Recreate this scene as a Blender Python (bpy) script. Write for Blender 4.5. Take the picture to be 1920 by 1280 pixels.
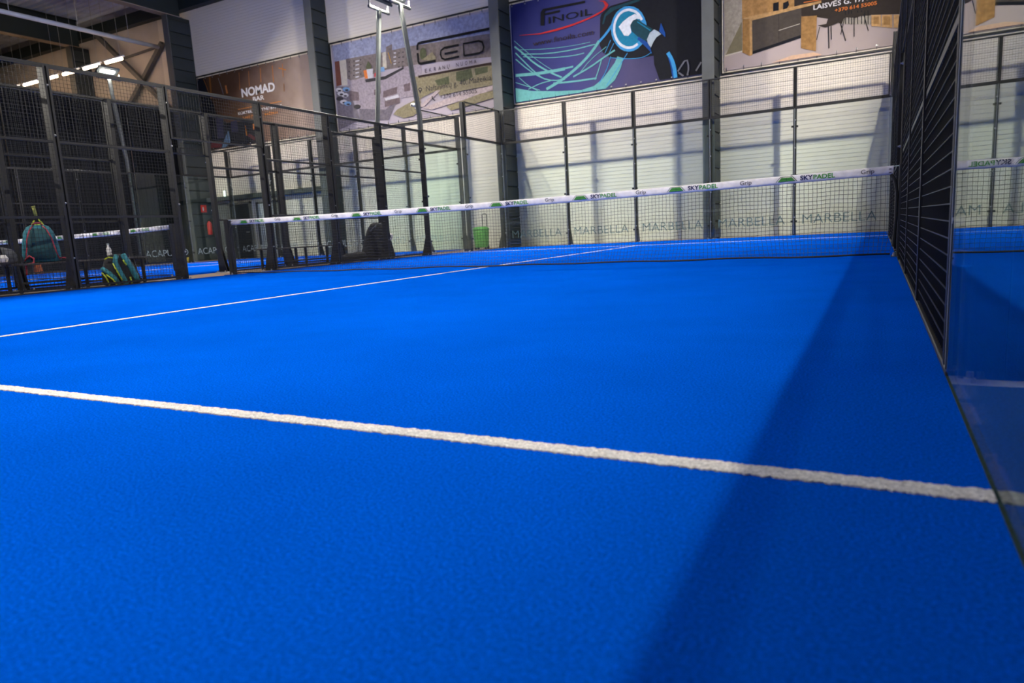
import bpy, bmesh, math, random
from mathutils import Vector, Matrix

for o in list(bpy.data.objects):
    bpy.data.objects.remove(o)
random.seed(7)
scn = bpy.context.scene
COL = scn.collection

# ------------------------------------------------------------------ camera, world, exposure
cam_d = bpy.data.cameras.new('camera')
cam = bpy.data.objects.new('camera', cam_d)
COL.objects.link(cam)
yaw, pitch, roll = math.radians(-28.32), math.radians(-9.163), math.radians(-3.159)
fw = Vector((math.sin(yaw)*math.cos(pitch), math.cos(yaw)*math.cos(pitch), math.sin(pitch)))
r0 = Vector((math.cos(yaw), -math.sin(yaw), 0))
u0 = r0.cross(fw)
rt = r0*math.cos(roll) + u0*math.sin(roll)
up = -r0*math.sin(roll) + u0*math.cos(roll)
M = Matrix((rt, up, -fw)).transposed().to_4x4()
M.translation = Vector((4.817, -8.254, 0.475))
cam.matrix_world = M
cam_d.sensor_width = 36.0
cam_d.lens = 23.98
cam_d.clip_start = 0.01
cam_d.clip_end = 200
cam_d.dof.use_dof = True
cam_d.dof.focus_distance = 4.2
cam_d.dof.aperture_fstop = 3.2
scn.camera = cam

w = bpy.data.worlds.new('world')
scn.world = w
w.use_nodes = True
w.node_tree.nodes['Background'].inputs[0].default_value = (0.55, 0.6, 0.75, 1)
w.node_tree.nodes['Background'].inputs[1].default_value = 0.02

vs = scn.view_settings
vs.view_transform = 'Standard'
vs.look = 'None'
vs.exposure = 0.0
vs.gamma = 1.0
vs.use_curve_mapping = False
scn.cycles.use_denoising = True
scn.cycles.adaptive_threshold = 0.015
scn.cycles.transparent_max_bounces = 48
scn.cycles.max_bounces = 10
scn.cycles.diffuse_bounces = 5
scn.cycles.glossy_bounces = 4
scn.cycles.sample_clamp_indirect = 4.0
scn.cycles.caustics_reflective = False
scn.cycles.caustics_refractive = False

LAMP_STRENGTH = 4300.0

# ------------------------------------------------------------------ materials
MATS = {}

def mat(name, col, rough=0.6, metal=0.0, var=0.0, scale=20.0, bump=0.0, bdist=0.002, spec=0.5, detail=3.0, stretch=None):
    m = bpy.data.materials.new(name)
    m.use_nodes = True
    nt = m.node_tree
    b = nt.nodes['Principled BSDF']
    b.inputs['Base Color'].default_value = (*col, 1)
    b.inputs['Roughness'].default_value = rough
    b.inputs['Metallic'].default_value = metal
    b.inputs['Specular IOR Level'].default_value = spec
    if var or bump:
        tc = nt.nodes.new('ShaderNodeTexCoord')
        mp = nt.nodes.new('ShaderNodeMapping')
        if stretch:
            mp.inputs['Scale'].default_value = stretch
        nz = nt.nodes.new('ShaderNodeTexNoise')
        nz.inputs['Scale'].default_value = scale
        nz.inputs['Detail'].default_value = detail
        nt.links.new(tc.outputs['Object'], mp.inputs[0])
        nt.links.new(mp.outputs[0], nz.inputs['Vector'])
        if var:
            mr = nt.nodes.new('ShaderNodeMapRange')
            mr.inputs['From Min'].default_value = 0.3
            mr.inputs['From Max'].default_value = 0.7
            mr.inputs['To Min'].default_value = 1 - var
            mr.inputs['To Max'].default_value = 1 + var
            nt.links.new(nz.outputs[0], mr.inputs[0])
            mx = nt.nodes.new('ShaderNodeVectorMath')
            mx.operation = 'SCALE'
            mx.inputs[0].default_value = col
            nt.links.new(mr.outputs[0], mx.inputs['Scale'])
            nt.links.new(mx.outputs[0], b.inputs['Base Color'])
        if bump:
            bp = nt.nodes.new('ShaderNodeBump')
            bp.inputs['Strength'].default_value = bump
            bp.inputs['Distance'].default_value = bdist
            nt.links.new(nz.outputs[0], bp.inputs['Height'])
            nt.links.new(bp.outputs[0], b.inputs['Normal'])
    MATS[name] = m
    return m

def emis(name, col, strength):
    m = bpy.data.materials.new(name)
    m.use_nodes = True
    nt = m.node_tree
    b = nt.nodes['Principled BSDF']
    b.inputs['Base Color'].default_value = (0.8, 0.8, 0.8, 1)
    b.inputs['Emission Color'].default_value = (*col, 1)
    b.inputs['Emission Strength'].default_value = strength
    MATS[name] = m
    return m

def glass_mat(name, tint):
    m = bpy.data.materials.new(name)
    m.use_nodes = True
    nt = m.node_tree
    nt.nodes.clear()
    out = nt.nodes.new('ShaderNodeOutputMaterial')
    tr = nt.nodes.new('ShaderNodeBsdfTransparent')
    tr.inputs[0].default_value = (*tint, 1)
    gl = nt.nodes.new('ShaderNodeBsdfGlossy')
    gl.inputs['Roughness'].default_value = 0.0
    gl.inputs['Color'].default_value = (0.93, 0.97, 0.97, 1)
    geo = nt.nodes.new('ShaderNodeNewGeometry')
    dot = nt.nodes.new('ShaderNodeVectorMath'); dot.operation = 'DOT_PRODUCT'
    nt.links.new(geo.outputs['Incoming'], dot.inputs[0])
    nt.links.new(geo.outputs['Normal'], dot.inputs[1])
    ab = nt.nodes.new('ShaderNodeMath'); ab.operation = 'ABSOLUTE'
    nt.links.new(dot.outputs['Value'], ab.inputs[0])
    om = nt.nodes.new('ShaderNodeMath'); om.operation = 'SUBTRACT'
    om.inputs[0].default_value = 1.0
    nt.links.new(ab.outputs[0], om.inputs[1])
    pw = nt.nodes.new('ShaderNodeMath'); pw.operation = 'POWER'
    nt.links.new(om.outputs[0], pw.inputs[0]); pw.inputs[1].default_value = 5.0
    ma = nt.nodes.new('ShaderNodeMath'); ma.operation = 'MULTIPLY_ADD'
    nt.links.new(pw.outputs[0], ma.inputs[0]); ma.inputs[1].default_value = 0.78; ma.inputs[2].default_value = 0.035
    mx = nt.nodes.new('ShaderNodeMixShader')
    nt.links.new(ma.outputs[0], mx.inputs[0])
    nt.links.new(tr.outputs[0], mx.inputs[1])
    nt.links.new(gl.outputs[0], mx.inputs[2])
    nt.links.new(mx.outputs[0], out.inputs[0])
    MATS[name] = m
    return m

def turf_mat(name, col, fine=260.0):
    m = bpy.data.materials.new(name)
    m.use_nodes = True
    nt = m.node_tree
    L = nt.links.new
    b = nt.nodes['Principled BSDF']
    b.inputs['Roughness'].default_value = 0.95
    b.inputs['Specular IOR Level'].default_value = 0.0
    tc = nt.nodes.new('ShaderNodeTexCoord')
    ns = []
    for sc, det in ((fine, 2.0), (150.0, 3.0), (1.3, 3.0)):
        n = nt.nodes.new('ShaderNodeTexNoise')
        n.inputs['Scale'].default_value = sc
        n.inputs['Detail'].default_value = det
        n.inputs['Roughness'].default_value = 0.65
        L(tc.outputs['Object'], n.inputs['Vector'])
        ns.append(n)
    fac = None
    for n, amt in zip(ns, (0.55, 0.5, 0.10)):
        mr = nt.nodes.new('ShaderNodeMapRange')
        mr.inputs['From Min'].default_value = 0.25
        mr.inputs['From Max'].default_value = 0.75
        mr.inputs['To Min'].default_value = 1 - amt
        mr.inputs['To Max'].default_value = 1 + amt
        L(n.outputs[0], mr.inputs[0])
        if fac is None:
            fac = mr
        else:
            mu = nt.nodes.new('ShaderNodeMath'); mu.operation = 'MULTIPLY'
            L(fac.outputs[0], mu.inputs[0]); L(mr.outputs[0], mu.inputs[1])
            fac = mu
    sc_ = nt.nodes.new('ShaderNodeVectorMath'); sc_.operation = 'SCALE'
    sc_.inputs[0].default_value = col
    L(fac.outputs[0], sc_.inputs['Scale'])
    L(sc_.outputs[0], b.inputs['Base Color'])
    bp = nt.nodes.new('ShaderNodeBump')
    bp.inputs['Strength'].default_value = 0.35
    bp.inputs['Distance'].default_value = 0.004
    L(ns[1].outputs[0], bp.inputs['Height'])
    L(bp.outputs[0], b.inputs['Normal'])
    MATS[name] = m
    return m

def wall_mat(name, col, period, depth=0.007):
    """painted steel sandwich panel: fine horizontal ribs as relief"""
    m = bpy.data.materials.new(name)
    m.use_nodes = True
    nt = m.node_tree
    L = nt.links.new
    b = nt.nodes['Principled BSDF']
    b.inputs['Base Color'].default_value = (*col, 1)
    b.inputs['Roughness'].default_value = 0.55
    b.inputs['Specular IOR Level'].default_value = 0.3
    tc = nt.nodes.new('ShaderNodeTexCoord')
    sp = nt.nodes.new('ShaderNodeSeparateXYZ')
    L(tc.outputs['Object'], sp.inputs[0])
    mu = nt.nodes.new('ShaderNodeMath'); mu.operation = 'MULTIPLY'; mu.inputs[1].default_value = 1/period
    L(sp.outputs['Z'], mu.inputs[0])
    fr = nt.nodes.new('ShaderNodeMath'); fr.operation = 'FRACT'
    L(mu.outputs[0], fr.inputs[0])
    cr = nt.nodes.new('ShaderNodeValToRGB')
    e = cr.color_ramp.elements
    e[0].position = 0.0; e[0].color = (0, 0, 0, 1)
    e[1].position = 0.16; e[1].color = (1, 1, 1, 1)
    e2 = cr.color_ramp.elements.new(0.10); e2.color = (0, 0, 0, 1)
    L(fr.outputs[0], cr.inputs[0])
    bp = nt.nodes.new('ShaderNodeBump')
    bp.inputs['Strength'].default_value = 1.0
    bp.inputs['Distance'].default_value = depth
    L(cr.outputs[0], bp.inputs['Height'])
    L(bp.outputs[0], b.inputs['Normal'])
    MATS[name] = m
    return m

turf_mat('turf_blue', (0.0003, 0.086, 0.57), 420.0)
turf_mat('turf_white', (0.68, 0.665, 0.635), 420.0)
wall_mat('panel_white', (0.85, 0.78, 0.68), 0.1)
mat('concrete_floor', (0.21, 0.15, 0.105), 0.85, var=0.15, scale=3, bump=0.1)
mat('coat_black', (0.014, 0.0145, 0.0155), 0.45, var=0.1, scale=8, spec=0.4)
mat('coat_wire', (0.009, 0.010, 0.012), 0.5, var=0.08, scale=8, spec=0.3)
mat('strip_dark', (0.022, 0.045, 0.040), 0.9, var=0.3, scale=120, bump=0.2, spec=0.1)  # dark green-grey of the added floor strip
mat('coat_grey', (0.075, 0.085, 0.085), 0.5, var=0.12, scale=6)
mat('galvanised', (0.46, 0.47, 0.47), 0.5, 0.6, var=0.2, scale=9)
mat('edge_grey', (0.22, 0.24, 0.26), 0.4, var=0.05)
mat('bolt_steel', (0.55, 0.55, 0.55), 0.35, 0.9, var=0.1, scale=30)
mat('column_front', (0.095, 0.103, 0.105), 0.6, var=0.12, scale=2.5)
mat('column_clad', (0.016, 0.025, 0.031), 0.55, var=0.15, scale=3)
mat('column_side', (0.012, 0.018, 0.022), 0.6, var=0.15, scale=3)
mat('rafter_dark', (0.011, 0.020, 0.023), 0.6, var=0.15, scale=2)
mat('rafter_edge', (0.30, 0.24, 0.19), 0.6, var=0.15, scale=2)
mat('deck_grey', (0.66, 0.73, 0.88), 0.6, var=0.1, scale=2)
mat('partition_dark', (0.0035, 0.0042, 0.0065), 0.8, var=0.5, scale=3, stretch=(6, 6, 0.3), spec=0.08)
mat('wall_dim', (0.10, 0.11, 0.12), 0.7, var=0.1, scale=2)
mat('wall_warm', (0.60, 0.55, 0.50), 0.6, var=0.06, scale=2)
mat('brace_grey', (0.12, 0.12, 0.12), 0.55, var=0.1, scale=4)
mat('tape_white', (0.88, 0.85, 0.86), 0.7, var=0.10, scale=14, bump=0.3, bdist=0.006)
mat('cord_black', (0.012, 0.014, 0.016), 0.7, var=0.1, scale=40)
mat('ink_navy', (0.012, 0.016, 0.085), 0.6, var=0.05, scale=9)
mat('ink_green', (0.055, 0.30, 0.040), 0.6, var=0.05, scale=9)
mat('ink_green_dark', (0.012, 0.075, 0.020), 0.6, var=0.05, scale=9)
mat('ink_black', (0.015, 0.015, 0.018), 0.6, var=0.05, scale=9)
mat('vinyl_teal', (0.10, 0.17, 0.165), 0.5, var=0.05, scale=9)
mat('vinyl_pale', (0.42, 0.50, 0.48), 0.5, var=0.05, scale=9)
glass_mat('glass_clear', (0.945, 0.985, 0.965))
emis('led_white', (1.0, 0.925, 0.80), LAMP_STRENGTH)
emis('tube_warm', (1.0, 0.66, 0.40), 20.0)
emis('exit_glow', (0.75, 1.0, 0.80), 5.0)

# ------------------------------------------------------------------ geometry helpers
class MB:
    def __init__(self):
        self.v, self.f, self.m = [], [], []
    def face(self, idx, m=0):
        self.f.append(idx); self.m.append(m)
    def add(self, verts, faces, m=0):
        k = len(self.v)
        self.v += [tuple(p) for p in verts]
        for q in faces:
            self.f.append([k+i for i in q]); self.m.append(m)
    def box(self, x0, x1, y0, y1, z0, z1, m=0):
        self.add([(x0,y0,z0),(x1,y0,z0),(x1,y1,z0),(x0,y1,z0),(x0,y0,z1),(x1,y0,z1),(x1,y1,z1),(x0,y1,z1)],
                 [(3,2,1,0),(4,5,6,7),(0,1,5,4),(1,2,6,5),(2,3,7,6),(3,0,4,7)], m)
    def cbox(self, x0, x1, y0, y1, z0, z1, c=0.004, m=0):
        """box with chamfered vertical and top/bottom edges"""
        ring = [(x0+c,y0),(x1-c,y0),(x1,y0+c),(x1,y1-c),(x1-c,y1),(x0+c,y1),(x0,y1-c),(x0,y0+c)]
        cx, cy = (x0+x1)/2, (y0+y1)/2
        def ins(p):
            return (p[0]-c*(1 if p[0]>cx else -1), p[1]-c*(1 if p[1]>cy else -1))
        rr = [[(*ins(p), z0) for p in ring], [(*p, z0+c) for p in ring], [(*p, z1-c) for p in ring], [(*ins(p), z1) for p in ring]]
        vs_ = [p for r in rr for p in r]
        fs = [tuple(range(7,-1,-1)), tuple(range(24,32))]
        for k in range(3):
            for i in range(8):
                j = (i+1) % 8
                fs.append((k*8+i, k*8+j, (k+1)*8+j, (k+1)*8+i))
        self.add(vs_, fs, m)
    def bar(self, a, b, w, h=None, m=0):
        """rectangular bar from a to b"""
        h = h or w
        a, b = Vector(a), Vector(b)
        d = (b-a).normalized()
        u = Vector((0,0,1)) if abs(d.z) < 0.9 else Vector((0,1,0))
        s = d.cross(u).normalized(); t = s.cross(d).normalized()
        vs_ = []
        for p in (a, b):
            for i, j in ((-1,-1),(1,-1),(1,1),(-1,1)):
                vs_.append(p + s*(i*w/2) + t*(j*h/2))
        self.add(vs_, [(3,2,1,0),(4,5,6,7),(0,1,5,4),(1,2,6,5),(2,3,7,6),(3,0,4,7)], m)
    def tube(self, pts, r, n=8, m=0, caps=True, rr=None):
        pts = [Vector(p) for p in pts]
        k0 = len(self.v)
        prev = None
        for i, p in enumerate(pts):
            if i == 0: d = pts[1]-p
            elif i == len(pts)-1: d = p-pts[-2]
            else: d = pts[i+1]-pts[i-1]
            d.normalize()
            if prev is None:
                u = Vector((0,0,1)) if abs(d.z) < 0.9 else Vector((1,0,0))
                s = d.cross(u).normalized()
            else:
                s = (prev - d*prev.dot(d)).normalized()
            prev = s
            t = d.cross(s)
            ri = rr[i] if rr else r
            for j in range(n):
                a = 2*math.pi*j/n
                self.v.append(tuple(p + s*(ri*math.cos(a)) + t*(ri*math.sin(a))))
        for i in range(len(pts)-1):
            for j in range(n):
                j2 = (j+1) % n
                self.face([k0+i*n+j, k0+i*n+j2, k0+(i+1)*n+j2, k0+(i+1)*n+j], m)
        if caps:
            self.face([k0+j for j in range(n-1,-1,-1)], m)
            self.face([k0+(len(pts)-1)*n+j for j in range(n)], m)
    def lathe(self, prof, n=16, c=(0,0,0), m=0):
        k0 = len(self.v)
        for r, z in prof:
            for j in range(n):
                a = 2*math.pi*j/n
                self.v.append((c[0]+r*math.cos(a), c[1]+r*math.sin(a), c[2]+z))
        for i in range(len(prof)-1):
            for j in range(n):
                j2 = (j+1) % n
                self.face([k0+i*n+j, k0+i*n+j2, k0+(i+1)*n+j2, k0+(i+1)*n+j], m)
        self.face([k0+j for j in range(n-1,-1,-1)], m)
        self.face([k0+(len(prof)-1)*n+j for j in range(n)], m)
    def loft(self, secs, n=24, m=0):
        """stacked rounded-rectangle sections (z, cx, cy, hx, hy, power)"""
        k0 = len(self.v)
        for z, cx, cy, hx, hy, pw in secs:
            for j in range(n):
                a = 2*math.pi*j/n
                c, s = math.cos(a), math.sin(a)
                self.v.append((cx+hx*math.copysign(abs(c)**(2/pw), c), cy+hy*math.copysign(abs(s)**(2/pw), s), z))
        for i in range(len(secs)-1):
            for j in range(n):
                j2 = (j+1) % n
                self.face([k0+i*n+j, k0+i*n+j2, k0+(i+1)*n+j2, k0+(i+1)*n+j], m)
        self.face([k0+j for j in range(n-1,-1,-1)], m)
        self.face([k0+(len(secs)-1)*n+j for j in range(n)], m)
    def prism(self, poly, y0, y1, m=0):
        """polygon in x,z extruded along y"""
        n = len(poly)
        vs_ = [(x, y0, z) for x, z in poly] + [(x, y1, z) for x, z in poly]
        fs = [tuple(range(n)), tuple(range(2*n-1, n-1, -1))]
        for i in range(n):
            j = (i+1) % n
            fs.append((j, i, n+i, n+j))
        self.add(vs_, fs, m)
    def mesh(self, name, mats):
        me = bpy.data.meshes.new(name)
        me.from_pydata(self.v, [], self.f)
        for mm in (mats if isinstance(mats, (list, tuple)) else [mats]):
            me.materials.append(MATS[mm])
        if any(self.m):
            me.polygons.foreach_set('material_index', self.m)
        me.update()
        return me
    def build(self, name, mats, parent=None, smooth=False, loc=None, rz=0.0, kind=None):
        me = self.mesh(name, mats)
        if smooth:
            me.polygons.foreach_set('use_smooth', [True]*len(me.polygons))
        return put(name, me, parent, loc, rz, kind)

def put(name, me, parent=None, loc=None, rz=0.0, kind=None):
    o = bpy.data.objects.new(name, me)
    COL.objects.link(o)
    if parent is not None:
        o.parent = parent
    if loc is not None:
        o.location = loc
    if rz:
        o.rotation_euler = (0, 0, rz)
    if kind:
        o['kind'] = kind
    return o

def tag(o, label, cat, group=None, kind=None):
    o['label'] = label
    if cat: o['category'] = cat
    if group: o['group'] = group
    if kind: o['kind'] = kind
    return o

def thing(name, loc, label, cat, group=None, rz=0.0, kind=None):
    o = bpy.data.objects.new(name, None)
    COL.objects.link(o)
    o.empty_display_size = 0.1
    o.location = loc
    o.rotation_euler = (0, 0, rz)
    return tag(o, label, cat, group, kind)

TEXT_CACHE = {}
def text_mesh(s, w, h, mname, off=0.0, depth=0.001, capfit=True):
    """flat lettering mesh in the x,z plane facing -y, lower left of the baseline at the origin"""
    key = (s, round(w,3), round(h,3), mname, off)
    if key in TEXT_CACHE:
        return TEXT_CACHE[key]
    cu = bpy.data.curves.new('lettering', 'FONT')
    cu.body = s
    cu.size = 1.0
    cu.offset = off
    cu.extrude = 0.0
    cu.resolution_u = 3
    ob = bpy.data.objects.new('lettering_tmp', cu)
    COL.objects.link(ob)
    dg = bpy.context.evaluated_depsgraph_get()
    dg.update()
    me = bpy.data.meshes.new_from_object(ob.evaluated_get(dg))
    bpy.data.objects.remove(ob)
    bpy.data.curves.remove(cu)
    xs = [v.co.x for v in me.vertices]
    x0, x1 = min(xs), max(xs)
    cap = 0.72
    sx = w/(x1-x0)
    sz = h/cap
    for v in me.vertices:
        v.co = Vector(((v.co.x-x0)*sx, 0.0, v.co.y*sz))
    me.materials.clear()
    me.materials.append(MATS[mname])
    me.update()
    TEXT_CACHE[key] = me
    return me

# ------------------------------------------------------------------ the hall
ZC = -0.012          # concrete level, the turf lies on it
YW = 10.9            # inner face of the back wall

def struct(name, mb, m, label=None, parent=None):
    o = mb.build(name, m, parent)
    if parent is None:
        o['kind'] = 'structure'
        if label: o['label'] = label
    return o

b = MB(); b.box(-40, 22, -18, YW+0.3, ZC-0.2, ZC)
struct('floor', b, 'concrete_floor', 'grey concrete slab showing in strips between the courts')
b = MB(); b.box(-20.75, 22, YW, YW+0.2, ZC, 10.5)
struct('wall_back', b, 'panel_white', 'white ribbed panel wall carrying the advertising banners')
b = MB(); b.box(-40, -20.75, YW, YW+0.2, ZC, 10.5)
struct('wall_back_far', b, 'wall_warm', 'cream wall in warm light above the dark partition')
b = MB(); b.box(22, 22.2, -18, YW+0.2, ZC, 10.5)
struct('wall_right', b, 'wall_dim', 'grey side wall of the hall out of view on the right')
b = MB(); b.box(-40.2, -40, -18, YW+0.2, ZC, 10.5)
struct('wall_left', b, 'wall_dim', 'grey side wall of the hall out of view on the left')
b = MB(); b.box(-40, 22, -18.2, -18, ZC, 10.5)
struct('wall_front', b, 'wall_dim', 'grey wall of the hall behind the viewer')
# corrugated roof deck, ribs running along x
b = MB()
prof = []
y = -18.0
while y < YW+0.2:
    prof += [(y, 10.32), (y+0.13, 10.32), (y+0.17, 10.40), (y+0.26, 10.40)]
    y += 0.30
for xa, xb in ((-40, 22),):
    k0 = len(b.v)
    for (yy, zz) in prof:
        b.v += [(xa, yy, zz), (xb, yy, zz)]
    for i in range(len(prof)-1):
        b.face([k0+2*i, k0+2*i+1, k0+2*i+3, k0+2*i+2])
b.box(-40, 22, -18, YW+0.2, 10.45, 10.55)
struct('ceiling', b, 'deck_grey', 'grey corrugated steel roof deck')
b = MB(); b.box(-40, 22, YW-0.28, YW, 9.52, 9.95)
struct('trim_1', b, 'rafter_dark', 'dark eaves beam along the top of the back wall')

# steel columns along the back wall
def column(xr, label, wd=0.30, yf=10.14):
    t = thing('steel_column', (xr-wd/2, YW, ZC), label, 'column', 'steel columns on the back wall')
    b = MB(); b.cbox(-wd/2, wd/2, yf-YW, yf-YW+0.03, 0, 9.2, 0.004)
    b.build('front_flange', 'column_front', t)
    b = MB(); b.box(-wd/2+0.05, wd/2-0.03, yf-YW+0.03, -0.004, 0, 9.2)
    b.build('web', 'column_side', t)
    # cladding panels on both sides, one above another
    b = MB(); b.cbox(-0.012, 0.012, yf-YW+0.05, -0.01, 0.0, 0.425, 0.011)
    me = b.mesh('side_panel', 'column_clad')
    k = 0
    z = 0.02
    while z < 8.75:
        put('side_panel', me, t, (wd/2-0.012, 0, z))
        if z > 3.5:
            put('side_panel', me, t, (-wd/2+0.025, 0, z))
        z += 0.452
    return t
column(1.09, 'steel column between the blue banner and the kitchen banner')
column(-4.97, 'steel column between the apartment-block banner and the blue banner')
column(-12.0, 'steel column between the brown bar banner and the apartment-block banner')
column(-18.85, 'steel column left of the brown bar banner, beside the dark partition', 0.30, 9.9)
column(-25.4, 'leftmost steel column, in front of the cream wall', 0.35, 10.1)
column(7.3, 'steel column right of the kitchen banner, behind the near mesh fence')

# rafters
for x, lab in ((-19.05, 'dark roof rafter running from the column beside the partition'), (-25.6, 'dark roof rafter crossing the upper left corner'),
               (-32.3, 'dark rafter end at the far left above the mesh fence')):
    t = thing('roof_rafter', (x, 0, 9.22), lab, 'rafter', 'roof rafters')
    b = MB(); b.box(-0.03, 0.03, -17.5, YW-0.3, 0.0, 1.05); b.build('web', 'rafter_dark', t)
    b = MB(); b.box(-0.17, 0.17, -17.5, YW-0.3, -0.025, 0.0); b.build('lower_flange', 'rafter_edge', t)
    b = MB(); b.box(-0.17, 0.17, -17.5, YW-0.3, 1.05, 1.075); b.build('upper_flange', 'rafter_dark', t)
# service pipe with hangers
t = thing('ceiling_pipe', (-20.34, 0, 8.37), 'thin grey pipe slung under the roof at upper left', 'pipe')
b = MB(); b.tube([(0,-12,0),(0,10.5,0)], 0.075, 10); b.build('pipe', 'deck_grey', t, True)
for yy in (3.0, 5.2, 7.4, 9.3):
    b = MB(); b.tube([(0,yy,0.05),(0,yy,1.94)], 0.012, 5); b.build('hanger_rod', 'bolt_steel', t)
# cross bracing on the far wall
t = thing('wall_brace', (-22.4, YW-0.25, 5.0), 'grey steel cross brace on the cream wall', 'brace')
for a, c in (((-2.0,0,4.57),(3.2,0,0.10)), ((2.0,0.1,3.58),(-2.4,0.1,0.08))):
    b = MB(); b.bar(a, c, 0.16, 0.16); b.build('brace_rod', 'brace_grey', t)
b = MB(); b.bar((-2.6,0.05,3.3),(2.6,0.05,3.5), 0.07, 0.07); b.build('tie_rod', 'brace_grey', t)

# warm tube lamps in a row
for i in range(7):
    t = thing('tube_lamp', (-20.98-1.43*i, 9.0, 7.68), ['first warm tube lamp from the right, clear of the floodlight', 'second warm tube lamp, partly behind the bright floodlight',
        'third warm tube lamp from the right', 'fourth warm tube lamp, cut by the fence post', 'fifth warm tube lamp from the right', 'sixth warm tube lamp, near the left edge', 'leftmost warm tube lamp, at the picture edge'][i], 'lamp', 'warm tube lamps')
    b = MB(); b.tube([(-0.50,0,0),(0.50,0,0)], 0.05, 10); b.build('tube', 'tube_warm', t, True)
    b = MB(); b.box(-0.62,0.62,-0.04,0.04,0.06,0.11); b.build('housing', 'deck_grey', t)
    for s in (-0.4, 0.4):
        b = MB(); b.tube([(s,0,0.1),(s,0,2.63)], 0.008, 4); b.build('hanger_wire', 'bolt_steel', t)

# dark slatted partition standing in line with the column
t = thing('partition', (-19.30, 0, ZC), 'tall dark slatted partition behind the neighbouring court', 'partition')
b = MB(); b.cbox(-0.03, 0.03, -0.225, 0.225, 0, 5.73, 0.01)
b.box(0.03, 0.05, -0.10, -0.06, 0, 5.73); b.box(0.03, 0.05, 0.08, 0.12, 0, 5.73)
me = b.mesh('slat_panel', 'partition_dark')
for i in range(38):
    put('panel', me, t, (0.03*((i*7) % 3 - 1), 10.6-0.46*i, 0))
b = MB(); b.box(-0.06, 0.06, -8.0, 10.85, 5.73, 5.80); b.build('top_rail', 'coat_grey', t)

# fittings low on the back wall behind the neighbouring court
b = MB(); b.box(-18.8, -17.9, YW-0.06, YW-0.004, ZC, 2.2)
tag(b.build('wall_panel', 'wall_dim'), 'dark grey dado panel between the corner column and the dark door', 'panel')
t = thing('service_door', (-17.25, YW, ZC), 'dark service door in the white wall beside the grey dado', 'door')
b = MB(); b.box(-0.55, 0.55, -0.06, -0.01, 0, 2.1); b.build('door_leaf', 'column_side', t)
b = MB(); b.box(-0.63, -0.55, -0.09, -0.005, 0, 2.18); b.box(0.55, 0.63, -0.09, -0.005, 0, 2.18); b.box(-0.63, 0.63, -0.09, -0.005, 2.1, 2.18); b.build('door_frame', 'brace_grey', t)
b = MB(); b.tube([(0.42,-0.06,1.02),(0.42,-0.11,1.02),(0.30,-0.11,1.02)], 0.012, 6); b.build('handle', 'bolt_steel', t)
t = thing('white_door', (-15.75, YW, ZC), 'white door with grey frame right of the dark service door', 'door')
mat('door_white', (0.66,0.67,0.66), 0.5, var=0.03)
b = MB(); b.box(-0.5, 0.5, -0.05, -0.01, 0, 2.05); b.build('door_leaf', 'door_white', t)
b = MB(); b.box(-0.58, -0.5, -0.07, -0.005, 0, 2.12); b.box(0.5, 0.58, -0.07, -0.005, 0, 2.12); b.box(-0.58, 0.58, -0.07, -0.005, 2.05, 2.12); b.build('door_frame', 'brace_grey', t)
b = MB(); b.tube([(-0.4,-0.05,1.02),(-0.4,-0.1,1.02),(-0.28,-0.1,1.02)], 0.012, 6); b.build('handle', 'bolt_steel', t)
t = thing('cable_tray', (-15.6, YW-0.14, 2.3), 'dark cable tray running along the wall above the doors', 'tray')
b = MB(); b.box(-3.3, 3.3, -0.08, 0.12, -0.02, 0.0); b.box(-3.3, 3.3, -0.09, -0.07, -0.02, 0.14); b.build('trough', 'coat_grey', t)
b = MB(); b.tube([(-3.2,0,0.04),(0,0.01,0.05),(3.2,0,0.04)], 0.025, 6); b.build('cable', 'vinyl_pale', t)
mat('ext_red', (0.42, 0.022, 0.018), 0.35, var=0.05)
t = thing('fire_extinguisher', (-18.66, 10.5, 0.98), 'red fire extinguisher hung on the column beside the partition', 'extinguisher', rz=math.pi/2)
b = MB(); b.lathe([(0.05,0),(0.085,0.02),(0.09,0.05),(0.09,0.42),(0.075,0.48),(0.035,0.52),(0.03,0.55)], 16); b.build('cylinder', 'ext_red', t, True)
b = MB(); b.box(-0.03,0.03,-0.06,0.03,0.55,0.60); b.bar((0,-0.03,0.6),(0,-0.13,0.66),0.03,0.012); b.bar((0,-0.03,0.57),(0,-0.12,0.58),0.03,0.012); b.build('valve', 'ink_black', t)
b = MB(); b.tube([(0.03,0,0.57),(0.11,-0.02,0.5),(0.13,-0.02,0.3),(0.11,-0.02,0.16)], 0.014, 6); b.build('hose', 'ink_black', t)
b = MB(); b.box(-0.04,0.04,0.085,0.16,0.34,0.40); b.build('bracket', 'coat_black', t)
t = thing('fire_sign', (-18.81, 10.45, 1.88), 'small square red sign above the extinguisher', 'sign', rz=math.pi/2)
b = MB(); b.cbox(-0.13,0.13,-0.004,0.012,0,0.28,0.002); b.build('plate', 'ext_red', t)
b = MB(); b.loft([(0.06,-0.03,-0.006,0.025,0.002,2.5),(0.2,-0.03,-0.006,0.025,0.002,2.5)],10); b.build('pictogram', 'vinyl_pale', t)
t = thing('exit_lamp', (-17.94, YW-0.05, 2.42), 'small glowing emergency lamp above the dado', 'lamp')
b = MB(); b.cbox(-0.05,0.05,-0.05,0.04,0,0.26,0.006); b.build('housing', 'door_white', t)
b = MB(); b.cbox(-0.04,0.04,-0.058,-0.051,0.02,0.24,0.003); b.build('lens', 'exit_glow', t)

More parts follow.
